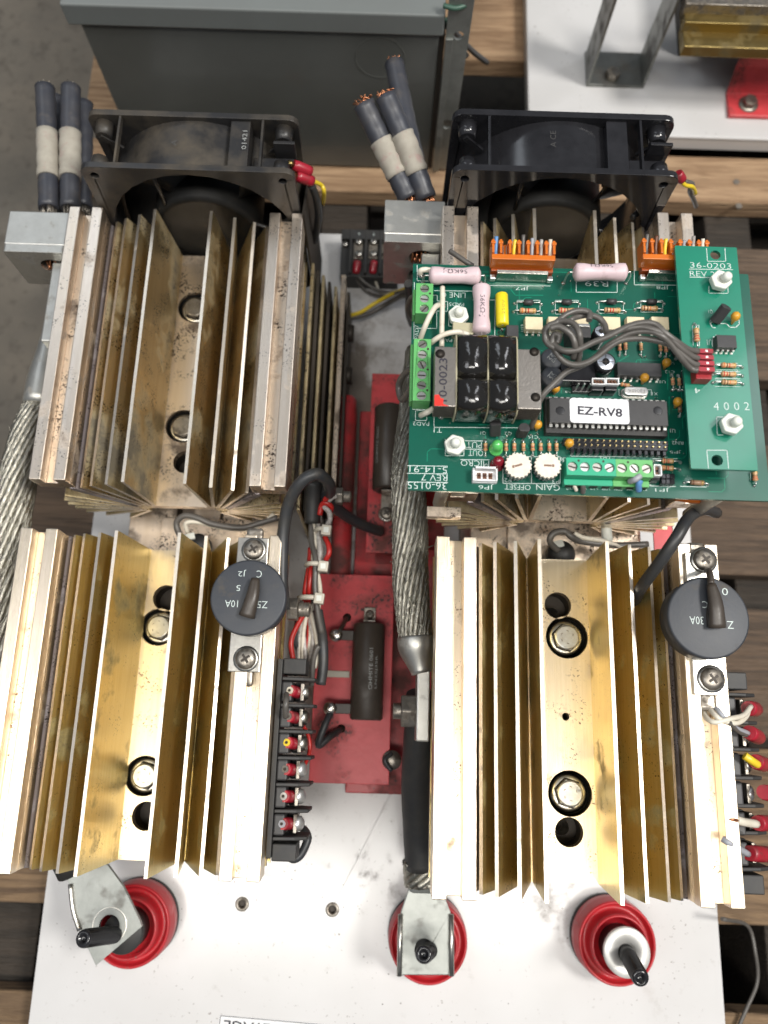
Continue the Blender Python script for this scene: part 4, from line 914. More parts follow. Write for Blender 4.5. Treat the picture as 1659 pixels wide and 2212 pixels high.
# red L bracket right of the middle cable, under the right sink
t = root('red_support', 'red support sheet glimpsed behind the middle braided cable', 'bracket', P(930, 1250, 30))
g = MB(); a0, a1, b0, b1 = rect_px(846, 1185, 960, 1700, 30); g.bb(a0, a1, b0, b1, 28, 30); obj('sheet', g, red_paint, t, bevel=.4)
t = root('ring_terminal', 'dark ring terminal beside the sleeved cable at the edge of the red plate', 'ring terminal', P(850, 1640, 47))
q = P(846, 1642, 47); g = MB(); g.lathe([(5.6, 0), (5.8, .5), (5.6, 1), (0.02, 1.1)], q, n=22); obj('ring', g, steel_old, t); g = MB(); g.tube([q+Vector((0, 4, 1)), q+Vector((-4, 0, 3)), q+Vector((0, -6, 2))], 1.4, 8); obj('lead', g, black_cab, t)

# ================================================================== WIRE BUNDLE left-middle
def w8(label, pts, r, m, name='wire', cat='wire'): return wire(name, label, [m8(*q) for q in pts], r, m, None, cat)
w8('thick black cable arching from the lower left disc up and over the wire bundle', [(45, 1480, 128), (25, 1200, 130), (30, 900, 132), (50, 650, 136), (95, 440, 142), (200, 255, 150), (340, 165, 152), (440, 205, 146), (490, 290, 136), (480, 360, 120), (440, 380, 110)], 3.3, black_cab, 'cable', 'cable')
w8('thick black cable running diagonally over the red channel to the upper resistor plate', [(400, 300, 112), (470, 400, 104), (560, 500, 92), (700, 600, 76), (860, 680, 62), (980, 720, 52)], 3.4, black_cab, 'cable', 'cable')
w8('black sleeve over the top of the red and white wire bundle', [(330, 230, 118), (325, 420, 112), (320, 640, 108)], 4.6, black_mat, 'wire_sleeve', 'sleeve')
bw = [
 ('cream wire leaving the black sleeve, outermost of the bundle', [(325, 640, 108), (350, 800, 108), (330, 980, 110), (370, 1150, 110), (390, 1300, 106), (370, 1480, 104)], 1.52, cream_wire),
 ('thin grey wire leaving the black sleeve on the left of the bundle', [(310, 640, 108), (312, 820, 110), (350, 1000, 114), (345, 1250, 112), (370, 1500, 108), (410, 1700, 104)], 1.6, grey_wire),
 ('red wire at the left of the tied bundle', [(300, 880, 106), (290, 1050, 108), (255, 1250, 108), (240, 1420, 104)], 1.52, red_w),
 ('second red wire near the middle of the tied bundle', [(345, 900, 104), (310, 1070, 110), (290, 1250, 110), (270, 1440, 104), (120, 1750, 100), (130, 1960, 100)], 1.52, red_w),
 ('third red wire crossing behind the cream wire in the tied bundle', [(370, 890, 104), (350, 1050, 108), (320, 1250, 106), (300, 1430, 100)], 1.44, red_w),
 ('white wire with dirty print at the right of the tied bundle', [(390, 560, 106), (375, 720, 108), (390, 900, 110), (370, 1080, 110), (335, 1250, 106), (350, 1480, 100)], 1.44, white_w),
 ('second dirty white wire of the tied bundle', [(372, 560, 102), (380, 760, 106), (365, 940, 108), (300, 1120, 108), (265, 1300, 106), (225, 1440, 104)], 1.44, white_w),
 ('third dirty white wire fanning out low in the bundle', [(405, 760, 104), (410, 900, 106), (380, 1060, 106), (330, 1450, 102), (300, 1600, 98), (330, 1760, 96), (280, 2030, 96)], 1.36, white_w),
 ('red wire looping at the top of the bundle', [(390, 560, 112), (410, 470, 114), (450, 440, 116), (500, 480, 114), (490, 530, 110)], 1.60, red_w),
 ('white wire looping beside the red loop at the top of the bundle', [(430, 480, 114), (480, 530, 116), (490, 600, 114), (465, 670, 110)], 1.44, white_w),
 ('red wire bulging right out of the bundle between two ties', [(440, 770, 108), (475, 850, 110), (480, 930, 110), (445, 1000, 108)], 1.52, red_w),
 ('short red and white stub bent over the bundle top', [(440, 420, 120), (470, 380, 122), (520, 350, 122)], 1.60, red_w),
 ('white stub beside the bent red stub at the bundle top', [(480, 420, 119), (510, 390, 121), (545, 375, 120)], 1.44, white_w),
 ('grey wire crossing below the lowest tie of the bundle', [(370, 1480, 106), (395, 1620, 104), (420, 1780, 100), (425, 2000, 98), (400, 2200, 96)], 2.8, black_cab),
 ('cream wire fanning down to the left terminal strip', [(300, 1420, 104), (320, 1560, 100), (355, 1720, 98), (370, 1850, 98), (340, 2040, 96)], 1.44, cream_wire),
 ('dirty cream wire low in the fanned bundle', [(210, 1480, 98), (205, 1700, 92), (215, 1980, 92)], 1.36, cream_wire),
 ('dirty white wire low in the fanned bundle beside the cream one', [(230, 1640, 96), (240, 1820, 94), (270, 2040, 94)], 1.36, white_w),
 ('red wire low in the fanned bundle next to the terminal strip', [(330, 1650, 94), (350, 1850, 92), (320, 2100, 90)], 1.44, red_w),
 ('black wire curving low behind the left terminal strip', [(180, 1560, 100), (150, 1760, 96), (200, 1900, 90), (230, 2100, 88)], 1.60, black_cab),
 ('thin dark grey wire crossing the fanned bundle', [(380, 1820, 102), (330, 1960, 100), (310, 2210, 96)], 1.52, grey_wire)]
for q in bw: w8(*q)
g = MB()
for i in range(16):
    g.cur = i % 4; ox, oz = random.uniform(-26, 26), random.uniform(-12, 2)
    g.tube([m8(370+ox+random.uniform(-30, 30), 600, 102+oz), m8(360+ox, 760, 104+oz), m8(350+ox+random.uniform(-20, 20), 1000, 104+oz), m8(320+ox, 1250, 102+oz), m8(290+ox*1.6, 1450, 100+oz), m8(270+ox*3.2+random.uniform(-20, 20), 1720, 94+oz), m8(250+ox*3, 2050, 90+oz)], random.choice((1.1, 1.3, 1.5)), 7, 5)
o = obj('wire_tangle', g, [white_w, grey_wire, cream_wire, red_w]); tag(o, 'dense tangle of thin dirty wires behind the tied bundle left of the red channel', 'wires', kind='stuff')
def cable_tie(label, x0, x1, y, z, hx, slope=0):
    t = root('cable_tie', label, 'cable tie', m8((x0+x1)/2, y, z), 'translucent cable ties on the wire bundle')
    a_ = m8(x0, y, z); b_ = m8(x1, y+slope, z)
    g = MB(); c_ = (a_+b_)/2; rx = (b_.x-a_.x)/2; n = 24
    ring_o = [(c_.x+rx*math.cos(2*math.pi*k/n), c_.z-4+6.5*math.sin(2*math.pi*k/n)) for k in range(n)]
    g.ring([(u, c_.y, v) for u, v in ring_o+ring_o[:2]], 1.5, 6, caps=False); obj('strap', g, nylon_y, t)
    q = m8(hx, y+slope+10, z+2); g = MB(); g.box(q, (5.4, 5.8, 4.6), (0, 0, -.1)); obj('head', g, nylon_y, t, bevel=.5)
    g = MB(); g.box(q+Vector((0, 0, 2.3)), (2.8, 3, .3)); obj('head_slot', g, nylon, t)
cable_tie('cable tie around the top of the red and white bundle', 350, 470, 700, 112, 455)
cable_tie('cable tie around the middle of the red and white bundle', 262, 420, 1020, 114, 425, 30)
cable_tie('lowest cable tie of the red and white bundle, beside the stud', 185, 400, 1360, 112, 385)
wr('thin red wire arcing along the outside of the left terminal strip', [(650, 1560, 90), (666, 1590, 92), (668, 1625, 92), (655, 1660, 88)], 1.1, red_w)
wr('dark wire hooked over the lower end of the left terminal strip', [(655, 1790, 90), (665, 1810, 95), (650, 1846, 96), (632, 1856, 96), (622, 1842, 96)], 2.2, black_cab)
wr('thick dark cable entering the fins of the lower right heat sink', [(1548, 1108, 150), (1520, 1100, 170), (1488, 1118, 182), (1462, 1160, 186), (1425, 1215, 178), (1385, 1270, 160), (1368, 1310, 135)], 2.9, black_cab, None, 'cable', 'cable')

# temperature sensors in the gaps between sinks
def sensor(px_, py_, z, label):
    t = root('thermal_switch', label, 'thermal switch', P(px_, py_, z))
    q = P(px_, py_, z); g = MB(); g.lathe([(8, 0), (8, 6), (6.5, 7), (6, 10), (0.02, 10.4)], q-Vector((0, 0, 8)), n=24); obj('can', g, black_mat, t)
    g = MB(); g.box(q+Vector((-4, 4, 5)), (7, 4, 3), (0, .2, .3)); obj('tab', g, nylon, t, bevel=.4)
    return t
sensor(425, 1178, 64, 'black thermal switch in the gap between the two left heat sinks')
sensor(1215, 1195, 92, 'black thermal switch in the gap between the two right heat sinks')
wr('grey wire looped over the left thermal switch', [(400, 1170, 74), (385, 1148, 78), (382, 1128, 80), (398, 1114, 82), (425, 1118, 82), (460, 1132, 80), (520, 1140, 78), (560, 1130, 78), (600, 1118, 78)], 1.9, grey_wire)
wr('cream wire running right from the left thermal switch', [(405, 1150, 76), (402, 1130, 80), (430, 1128, 80), (480, 1140, 78), (540, 1142, 76), (575, 1124, 78), (592, 1110, 78)], 1.4, cream_wire)
wr('grey wire looped over the right thermal switch', [(1205, 1190, 104), (1188, 1170, 108), (1196, 1152, 110), (1220, 1148, 110), (1235, 1160, 110), (1260, 1170, 106), (1330, 1178, 104), (1400, 1176, 104)], 1.9, grey_wire)
wr('white wire running right from the right thermal switch', [(1240, 1152, 108), (1262, 1162, 108), (1300, 1168, 106), (1345, 1182, 104)], 1.4, cream_wire)
wr('clear plastic strap crossing the gap under the circuit board', [(1308, 1100, 100), (1312, 1175, 100)], 3.2, nylon)

# ================================================================== GREEN BOARD
ZB = 226.0
def B(x, y, h=0): return P(x, y, ZB+h)
bx0, bx1, by0, by1 = 9.6, 160.6, 92.6, 198.8
brd = root('circuit_board', 'large green circuit board full of parts above the upper right heat sink', 'circuit board', ((bx0+bx1)/2, (by0+by1)/2, ZB-1.6))
hs = []
for (f_, x, y) in ((c3, 560, 662), (c5, 530, 682)):
    q = f_(x, y, ZB); hs.append((q.x, q.y, 1.9))
holed('board', rrect(bx0, bx1, by0, by1, .6), hs, ZB-1.6, ZB, pcb, brd, bevel=.15)
silk = MB(); trace = MB()
def ln(a_, b_, w_=.28, tgt=None, z=None):
    a_, b_ = Vector(a_), Vector(b_); d = b_-a_
    if d.length < .01: return
    n_ = Vector((-d.y, d.x, 0)).normalized()*w_/2; e = d.normalized()*w_/2; zz = Vector((0, 0, (.06 if tgt is None else .04)))
    (silk if tgt is None else tgt).add([a_-n_-e+zz, b_-n_+e+zz, b_+n_+e+zz, a_+n_-e+zz], [(0, 1, 2, 3)])
def poly(f_, pts, z, w_=.28, tgt=None, closed=False):
    q = [f_(x, y, z) for x, y in pts]
    if closed: q.append(q[0])
    for i in range(len(q)-1): ln(q[i], q[i+1], w_, tgt)
def T(s_, f_, x, y, hpx, wpx, z=ZB, rot=math.pi, par=None, m=None, bold=-0.012):
    """lettering: hpx, wpx in crop pixels -> mm on that plane"""
    q = f_(x, y, z+.07); w_ = abs((f_(x+wpx, y, z)-f_(x, y, z)).length); h_ = abs((f_(x, y+hpx, z)-f_(x, y, z)).length)
    return text(s_, q, h_ if abs(math.sin(rot)) < .5 else w_, w_ if abs(math.sin(rot)) < .5 else h_, m or print_w, par or brd, (0, 0, rot), bold=bold)
# --- printed legends of the main board
for a_ in (('36-0155', c5, 292, 1022, 62, 340), ('REV 7', c5, 355, 952, 55, 225), ('5-14-91', c5, 303, 882, 56, 330), ('PAD2', c5, 238, 483, 32, 140), ('T1', c5, 385, 540, 38, 70),
           ('Q1', c5, 780, 562, 32, 46), ('Q2', c5, 997, 566, 32, 60), ('PUT', c5, 700, 668, 52, 135), ('OUT', c5, 715, 738, 52, 128), ('MICRO', c5, 708, 828, 50, 245),
           ('JP6', c5, 805, 1032, 46, 130), ('OFFSET', c5, 1080, 1036, 46, 225), ('GAIN', c5, 1345, 1038, 50, 205), ('P2', c5, 995, 975, 34, 62), ('P3', c5, 1412, 985, 34, 62),
           ('JP7', c3, 1120, 408, 34, 115), ('JP8', c4, 770, 388, 34, 105), ('R39', c4, 212, 358, 42, 195), ('PAD5', c3, 548, 550, 30, 130), ('LINE C', c3, 520, 468, 46, 210), ('PA', c3, 478, 862, 30, 60),
           ('C15', c5, 1215, 598, 28, 85), ('C8', c6, 212, 642, 24, 44), ('TB1', c6, 515, 642, 26, 78), ('JP1', c6, 912, 858, 30, 100), ('X1', c6, 860, 180, 22, 40), ('JP4', c6, 258, 165, 20, 66),
           ('U1', c6, 985, 442, 26, 36), ('RN2', c6, 1020, 528, 24, 80), ('JP5', c6, 1005, 590, 24, 80), ('C12', c4, 830, 1102, 26, 80), ('U9', c9, 1390, 640, 26, 50), ('U8', c9, 1295, 825, 30, 66),
           ('OUT', c6, 255, 848, 20, 44), ('L', c6, 368, 848, 20, 14), ('+12', c6, 432, 850, 20, 60), ('VIP', c6, 515, 852, 20, 58), ('COM', c6, 602, 854, 20, 60), ('+MA', c6, 682, 855, 20, 52), ('IN+', c6, 782, 857, 20, 44)):
    T(*a_)
for a_ in (('U18', c4, 240, 718, 50, 26), ('U19', c3, 1122, 755, 60, 28), ('PAD7', c3, 200, 790, 120, 34)):
    T(a_[0], a_[1], a_[2], a_[3], a_[4], a_[5], rot=R(90))
# lines
for y in (848, 990, 915): poly(c5, [(120, y), (468, y+6)], ZB)
for (a_, b_) in (((622, 632), (775, 634)), ((622, 704), (775, 706)), ((583, 796), (835, 798))): poly(c5, [a_, b_], ZB)
poly(c5, [(350, 340), (352, 515), (1275, 520), (1275, 360)], ZB)
poly(c5, [(950, 770), (952, 1003), (1450, 1006), (1450, 770)], ZB, closed=True); poly(c5, [(1200, 770), (1200, 1004)], ZB)
poly(c5, [(450, 620), (450, 762), (612, 762), (612, 620)], ZB); poly(c5, [(190, 368), (288, 368), (288, 455), (190, 455)], ZB, closed=True)
poly(c5, [(162, 100), (162, 358), (340, 362)], ZB); poly(c3, [(205, 210), (205, 345), (300, 347)], ZB); poly(c3, [(480, 670), (480, 740), (626, 742), (626, 670)], ZB)
poly(c3, [(180, 360), (176, 850)], ZB); poly(c3, [(340, 470), (380, 470), (380, 520), (470, 525), (470, 610), (375, 608), (375, 760), (200, 758)], ZB)
poly(c3, [(690, 512), (885, 512), (880, 828), (690, 826)], ZB); poly(c3, [(355, 430), (690, 435)], ZB)
poly(c3, [(835, 386), (1355, 390)], ZB, .2); poly(c4, [(530, 195), (530, 368), (970, 372)], ZB); poly(c4, [(40, 340), (40, 430), (386, 432), (386, 340)], ZB)
poly(c6, [(212, 640), (212, 818), (830, 826)], ZB); poly(c6, [(265, 560), (265, 622), (945, 628)], ZB, .2); poly(c6, [(75, 200), (75, 470), (100, 472)], ZB, .2)
poly(c6, [(845, 640), (1015, 640)], ZB); poly(c6, [(825, 832), (1005, 836)], ZB); poly(c6, [(1040, 835), (1225, 840), (1226, 815)], ZB); poly(c6, [(1535, 735), (1535, 790)], ZB)
poly(c9, [(860, 900), (860, 960), (925, 962)], ZB, .2); poly(c9, [(1140, 905), (1185, 905), (1185, 960)], ZB, .2); poly(c9, [(280, 520), (280, 705), (95, 700)], ZB, .2)
for (f_, x0_, x1_, y_) in ((c3, 1075, 1275, 515), (c3, 1408, 1610, 515), (c4, 232, 438, 510), (c4, 585, 770, 500)):
    k = 120 if f_ is c3 else 98
    poly(f_, [(x0_, y_), (x1_, y_), (x1_, y_+k), (x0_, y_+k)], ZB, .22, closed=True)
# lighter green traces
for pts in ([(980, 530), (985, 470), (985, 380)], [(1010, 560), (960, 600), (935, 600), (935, 700)], [(1040, 600), (1010, 640), (1010, 720)], [(1300, 380), (1300, 470), (1270, 500)], [(1130, 640), (1180, 700), (1180, 740)], [(1240, 600), (1240, 760)], [(800, 580), (800, 640)], [(1530, 600), (1530, 800)]):
    poly(c5, pts, ZB, .3, trace)
for pts in ([(860, 620), (960, 560)], [(1030, 635), (1040, 605), (1280, 610), (1300, 580), (1300, 540)], [(1110, 550), (1140, 600)], [(1350, 600), (1350, 900)], [(1360, 540), (1365, 780)], [(280, 640), (282, 940)], [(300, 900), (560, 905)]):
    poly(c9, pts, ZB, .3, trace)
for pts in ([(1060, 340), (1130, 270)], [(1050, 360), (1110, 300)], [(960, 200), (960, 330)]): poly(c6, pts, ZB, .3, trace)
for pts in ([(560, 360), (560, 330), (700, 300), (900, 300)], [(1020, 420), (1060, 470), (1300, 470)], [(900, 780), (900, 900), (1000, 960)]): poly(c3, pts, ZB, .35, trace)

for k in range(70):
    x = random.uniform(bx0+6, bx1-8); y = random.uniform(by0+6, by1-6); L_ = random.uniform(3, 12); d_ = random.choice((-1, 1))
    pts_ = [Vector((x, y, ZB)), Vector((x, y+L_*.6*d_, ZB)), Vector((x+1.5*d_, y+L_*.6*d_+1.5*d_, ZB)), Vector((min(bx1-3, max(bx0+3, x+L_*d_)), y+L_*.6*d_+1.5*d_, ZB))]
    pts_ = [Vector((q.x, min(by1-2, max(by0+2, q.y)), ZB)) for q in pts_]
    for i in range(3): ln(pts_[i], pts_[i+1], .28, trace)
def joint(p, r=.75, par=None):
    pass
joints = MB()
def jt(p, r=.8): joints.lathe([(r, .05), (r*.9, .35), (r*.35, .9), (0.02, 1.0)], p, n=9)

# --- pink ceramic power resistors
def dogbone(p0, p1, r, name, txts, par=brd):
    p0, p1 = Vector(p0), Vector(p1); d = p1-p0; L_ = d.length
    g = MB(); prof = []
    for k in range(21):
        u = k/20; e = abs(u-.5)*2
        rr = r*(.86+.14*min(1, max(0, (e-.35)/.3)))
        if e > .9: rr *= math.sqrt(max(0, 1-((e-.9)/.1)**2*.75))
        prof.append((rr, u*L_))
    g.lathe(prof, p0, d, n=26); o = obj(name, g, pink_cer, par)
    u = d.normalized(); g = MB()
    for e, s_ in ((p0, -1), (p1, 1)):
        g.ring(smooth_path([e+u*s_*-.5, e+u*s_*1.6, Vector((e.x, e.y, e.z-2.5))+u*s_*2.3, Vector((e.x, e.y, ZB+.1))+u*s_*2.4], 4), .45, 7); jt(Vector((e.x, e.y, ZB))+u*s_*2.4, 1.1)
    obj('lead', g, lead, o)
    return o
hr = 6.0
pA0, pA1 = c3(308, 300, ZB+hr), c3(757, 300, ZB+hr); rA_ = dogbone(pA0, pA1, 3.9, 'power_resistor', None)
pB0, pB1 = c3(765, 382, ZB+hr), c3(765, 806, ZB+hr); rB_ = dogbone(pB0, pB1, 3.9, 'power_resistor', None)
pC0, pC1 = c4(18, 262, ZB+hr+3), c4(468, 262, ZB+hr+3); rC_ = dogbone(pC0, pC1, 3.9, 'power_resistor', None)
text('56KΩ·J', (pA0+pA1)/2+Vector((0, .35, 3.46)), 2.6, 10.5, print_k, rA_, (.1, 0, math.pi))
text('56KΩ·J', (pB0+pB1)/2+Vector((-.2, 0, 3.42)), 2.6, 10.5, print_k, rB_, (0, 0, math.pi/2+math.pi))
text('56KΩ·J', (pC0+pC1)/2+Vector((0, 1.4, 3.16)), 2.4, 9.5, print_k, rC_, (.42, 0, math.pi))
# --- yellow axial capacitor
a_, b_ = c3(940, 462, ZB+4), c3(948, 735, ZB+4)
g = MB(); L_ = (b_-a_).length; g.lathe([(0.4, -.3), (2.4, 0), (2.75, .5), (2.75, L_-.5), (2.4, L_), (.4, L_-.2)], a_, b_-a_, n=22); yc_ = obj('axial_capacitor', g, yellow_c, brd)
g = MB(); q = c3(940, 770, ZB); g.ring(smooth_path([b_, Vector((q.x, q.y+1, ZB+4)), Vector((q.x, q.y, ZB))], 4), .4, 7); jt(q, .9); q = c3(940, 440, ZB); g.ring([a_, q], .4, 6); obj('lead', g, lead, yc_)
text('250V', (a_+b_)/2+Vector((.2, 0, 2.78)), 1.3, 7, mat('yellow_print', (.35, .3, .05), .5), yc_, (0, 0, R(90)))

# --- screw terminals
def slot_screw(p, r, m, par, ang_):
    g = MB(); g.cyl(p, p+Vector((0, 0, .5)), r, r, 20); g.cur = 1; g.box(p+Vector((0, 0, .52)), (r*1.7, r*.32, .1), (0, 0, ang_)); return obj('screw', g, [m, hole_dark], par)
def green_tb(pts, along, name, m, depth_f, ht=9.6, wid=7.4, sidex=0):
    """pts: screw positions (world, at top height). along: 'x' or 'y'"""
    n_ = len(pts); c_ = sum(pts, Vector())/n_; pit = (pts[-1]-pts[0]).length/(n_-1); L_ = pit*n_
    dx, dy = (L_, wid) if along == 'x' else (wid, L_)
    r = 2.0
    outer = [(c_.x-dx/2, c_.y-dy/2), (c_.x+dx/2, c_.y-dy/2), (c_.x+dx/2, c_.y+dy/2), (c_.x-dx/2, c_.y+dy/2)]
    zt = ZB+ht
    o = holed('terminal', outer, [(q.x, q.y, r) for q in pts], zt-2.2, zt, m, brd, bevel=.2); o.name = name
    g = MB(); g.bb(c_.x-dx/2, c_.x+dx/2, c_.y-dy/2, c_.y+dy/2, ZB+.1, zt-2.21); ob = obj('housing', g, m, o, bevel=.3)
    if along == 'x': g = MB(); g.bb(c_.x-dx/2, c_.x+dx/2, c_.y-dy/2-2.6, c_.y-dy/2-.02, ZB+.1, zt-5.2); obj('skirt', g, m, o, bevel=.3)
    else: g = MB(); g.bb(c_.x-dx/2-1.2, c_.x-dx/2-.02, c_.y-dy/2+1, c_.y+dy/2-1, ZB+.1, zt-3.2); obj('skirt', g, m, o, bevel=.3)
    for i, q in enumerate(pts):
        s_ = slot_screw(Vector((q.x, q.y, zt-1.4)), 1.9, steel_b if i % 2 else steel, o, random.uniform(-1.3, 1.3))
        g = MB()
        if along == 'x':
            for dy_ in (1,): g.bb(q.x-1.6, q.x+1.6, c_.y-dy/2-2.68, c_.y-dy/2-2.6, ZB+.8, ZB+3.6); 
        else: g.bb(c_.x+dx/2, c_.x+dx/2+.05, q.y-1.5, q.y+1.5, ZB+1, ZB+4.5); g.bb(c_.x+dx/2, c_.x+dx/2+.05, q.y-.5, q.y+.5, ZB+5.2, ZB+6.8)
        obj('wire_port', g, hole_dark, o)
    g = MB()
    for i in range(0, n_-1, 2):
        q = (pts[i]+pts[i+1])/2; off = Vector((0, 2.5, 0)) if along == 'x' else Vector((2.4, 0, 0))
        g.cyl(Vector((q.x, q.y, zt+.01))+off, Vector((q.x, q.y, zt+.05))+off, .5, .5, 10)
    obj('marker_hole', g, hole_dark, o)
    return o
HT = 9.6
pts = [c3(268, y, ZB+HT) for y in (410, 497, 584)]; xm = sum(q.x for q in pts)/3
for q in pts: q.x = xm
green_tb(pts, 'y', 'screw_terminal', tb_green, None)
pts = [P(911, y, ZB+HT) for y in (742.5, 764.8, 787, 809, 831.3, 853.8)]; xm = sum(q.x for q in pts)/6
for i, q in enumerate(pts): q.x = xm+.1
green_tb(pts, 'y', 'screw_terminal', tb_green, None)
pts = [c6(x, 697, ZB+HT) for x in (278, 365.5, 453, 540)]; ym = sum(q.y for q in pts)/4
for q in pts: q.y = ym
green_tb(pts, 'x', 'screw_terminal', tb_teal, None)
pts = [c6(x, 698, ZB+HT) for x in (627.5, 715, 802)]
for q in pts: q.y = ym
green_tb(pts, 'x', 'screw_terminal', tb_green, None)

# --- transformer
tr = root('x', 'y', None, (0, 0, 0)); bpy.data.objects.remove(tr)
ht = 20
a0, a1, b0, b1 = rect_px(940, 748, 1170, 884, ZB+ht)
tf = None
g = MB()
nl = 22; b1c = b1; b0c = b0
g.bb(a0, a0+8.6, b0, b1, ZB+8, ZB+ht)
tf = obj('transformer', g, core_st, brd, bevel=.3)
g = MB(); g.bb(a1-9.6, a1, b0, b1, ZB+8, ZB+ht); obj('core_stack', g, core_st, tf, bevel=.3)
g = MB(); g.bb(a0+8.7, a1-9.7, b0+9, b1-9, ZB+6, ZB+ht-3); obj('core_leg', g, core_st, tf)
g = MB()
for k in range(18):
    z_ = ZB+8.6+k*.62; g.bb(a0-.06, a0+8.6, b0-.08, b0-.01, z_, z_+.22); g.bb(a1-9.6, a1+.06, b0-.08, b0-.01, z_, z_+.22)
obj('lamination_lines', g, hole_dark, tf)['kind'] = 'stuff'
xa = P(987, 815, ZB+22).x; xb = P(1120, 815, ZB+22).x; xm = P(1056, 815, ZB+22).x
yT = P(1050, 727, ZB+16).y; yM = P(1050, 813, ZB+20).y; yB_ = P(1050, 906, ZB+10).y
def bulge(x0_, x1_, y0_, y1_, z0_, z1_, name='coil'):
    pr = []; cy_, cz_ = (y0_+y1_)/2, (z0_+z1_)/2; n_ = 28
    for k in range(n_):
        a = 2*math.pi*k/n_; cc, ss = math.cos(a), math.sin(a); e = .62
        pr.append((cy_+(y1_-y0_)/2*math.copysign(abs(cc)**e, cc), cz_+(z1_-z0_)/2*math.copysign(abs(ss)**e, ss)))
    g = MB(); g.prism(pr, x0_+.4, x1_-.4, 'yz', smooth=True); return obj(name, g, black_tape, tf, bevel=.0)
for (u0, u1) in ((xa+.6, xm-.4), (xm+.4, xb-.6)):
    bulge(u0-.4, u1+.4, yM-.5, yT+.4, ZB+2.5, ZB+21.6); bulge(u0-.4, u1+.4, yB_-.4, yM+.5, ZB+2.5, ZB+22)
for x_ in (xa, xm, xb):
    g = MB(); g.prism(rrect(yB_-.3, yT+.3, ZB+2.6, ZB+20.2, 5), x_-.3, x_+.3, 'yz'); obj('bobbin_flange', g, bobbin, tf, bevel=.15)
for (x_, y_) in ((970, 897), (1137, 897), (1000, 725)):
    q = P(x_, y_, ZB+4); g = MB(); g.box((q.x, q.y+3, ZB+2.6), (9, 5.5, 5)); obj('bobbin_foot', g, bobbin, tf, bevel=.3)
for (x_, y_) in ((951, 764), (1154, 760), (1157, 858)):
    q = P(x_, y_, ZB+ht+.05); g = MB(); g.lathe([(2.0, 0), (0.02, .04)], q, n=20); obj('rivet_hole', g, hole_dark, tf)
q = P(957, 820, ZB+ht+.08); text('10-0023', q, 3.4, 19, print_k, tf, (0, 0, R(90)), bold=.01)
g = MB(); q = [P(x_, y_, ZB+ht+.12) for x_, y_ in ((937, 883), (937, 853), (948, 852), (952, 860), (958, 861), (957, 872), (970, 884))]; q = [Vector((max(v.x, a0+.05), max(v.y, b0+.05), v.z)) for v in q]; g.add(q, [tuple(range(7))]); obj('red_paint_mark', g, mat('red_dab', (.7, .03, .02), .4), tf)
g = MB(); q = [P(x_, y_, ZB+ht+.1) for x_, y_ in ((938, 800), (972, 800), (972, 805))]; 

# --- nylon nuts
def nylon_nut(q, par, tilt=0, name='nylon_nut', dark=False):
    g = MB(); g.cyl(q, q+Vector((0, 0, 3.2)), 4.7, 4.7, 6, smooth=False); o = obj(name, g, nylon, par, bevel=.6)
    g = MB(); g.lathe([(2.1, 3.1), (2.1, 5.6), (1.6, 6.6), (.8, 7.0), (0.02, 7.05)], q, (tilt, 0, 1), n=18); obj('pin', g, nylon, o)
    return o
nylon_nut(c3(560, 664, ZB+2), brd); nylon_nut(c5(530, 684, ZB+2), brd)

# --- generic small parts
def axial(p, L_, r, m, bands, par, ang_=0, lead_l=3.2, name='resistor', z=ZB):
    """small axial component lying on the board centred at p"""
    g = MB(); u = Vector((math.cos(ang_), math.sin(ang_), 0)); c_ = Vector((p.x, p.y, z+r+.4)); s0 = c_-u*L_/2
    if m is tan_res: prof = [(.3, 0), (r*1.0, .35), (r*1.06, L_*.2), (r*.86, L_*.32), (r*.86, L_*.68), (r*1.06, L_*.8), (r, L_-.35), (.3, L_)]
    else: prof = [(r, 0), (r, L_)]
    g.lathe(prof, s0, u, n=14); o = obj(name, g, m, par)
    g = MB()
    for s_ in (-1, 1):
        e = c_+u*s_*L_/2; q = Vector((e.x, e.y, z))+u*s_*lead_l
        g.ring(smooth_path([e, e+u*s_*lead_l*.75, q], 4), .32, 6)
        g.lathe([(.8, .05), (.7, .4), (.35, .9), (0.02, .95)], q, n=9)
    obj('lead', g, lead, o)
    if bands:
        for k, bm_ in enumerate(bands):
            f = (.16, .36, .52, .84)[k]; rr = r*(1.09 if f < .25 or f > .75 else .90)
            g = MB(); g.ring([s0+u*L_*(f-.035), s0+u*L_*(f+.035)], rr, 12); obj('band', g, bm_, o)
    return o
RB = [band_brn, band_brn, band_red, band_orn]
RR = [(band_orn, band_brn, band_red, band_gold), (band_red, band_red, band_brn, band_gold), (band_brn, band_red, band_red, band_gold), (band_brn, band_brn, band_orn, band_gold)]
for i, (f_, xd, yd, xr, yr) in enumerate(((c3, 1175, 528, 1170, 600), (c3, 1510, 526, 1510, 598), (c4, 340, 505, 348, 578), (c4, 680, 507, 662, 562))):
    axial(f_(xd, yd, ZB+2), 3.9, 1.25, chip_blk, None, brd, 0, 4.0, 'diode'); axial(f_(xr, yr, ZB+2), 7.4, 1.15, tan_res, RR[i % 4], brd, 0, 2.4)
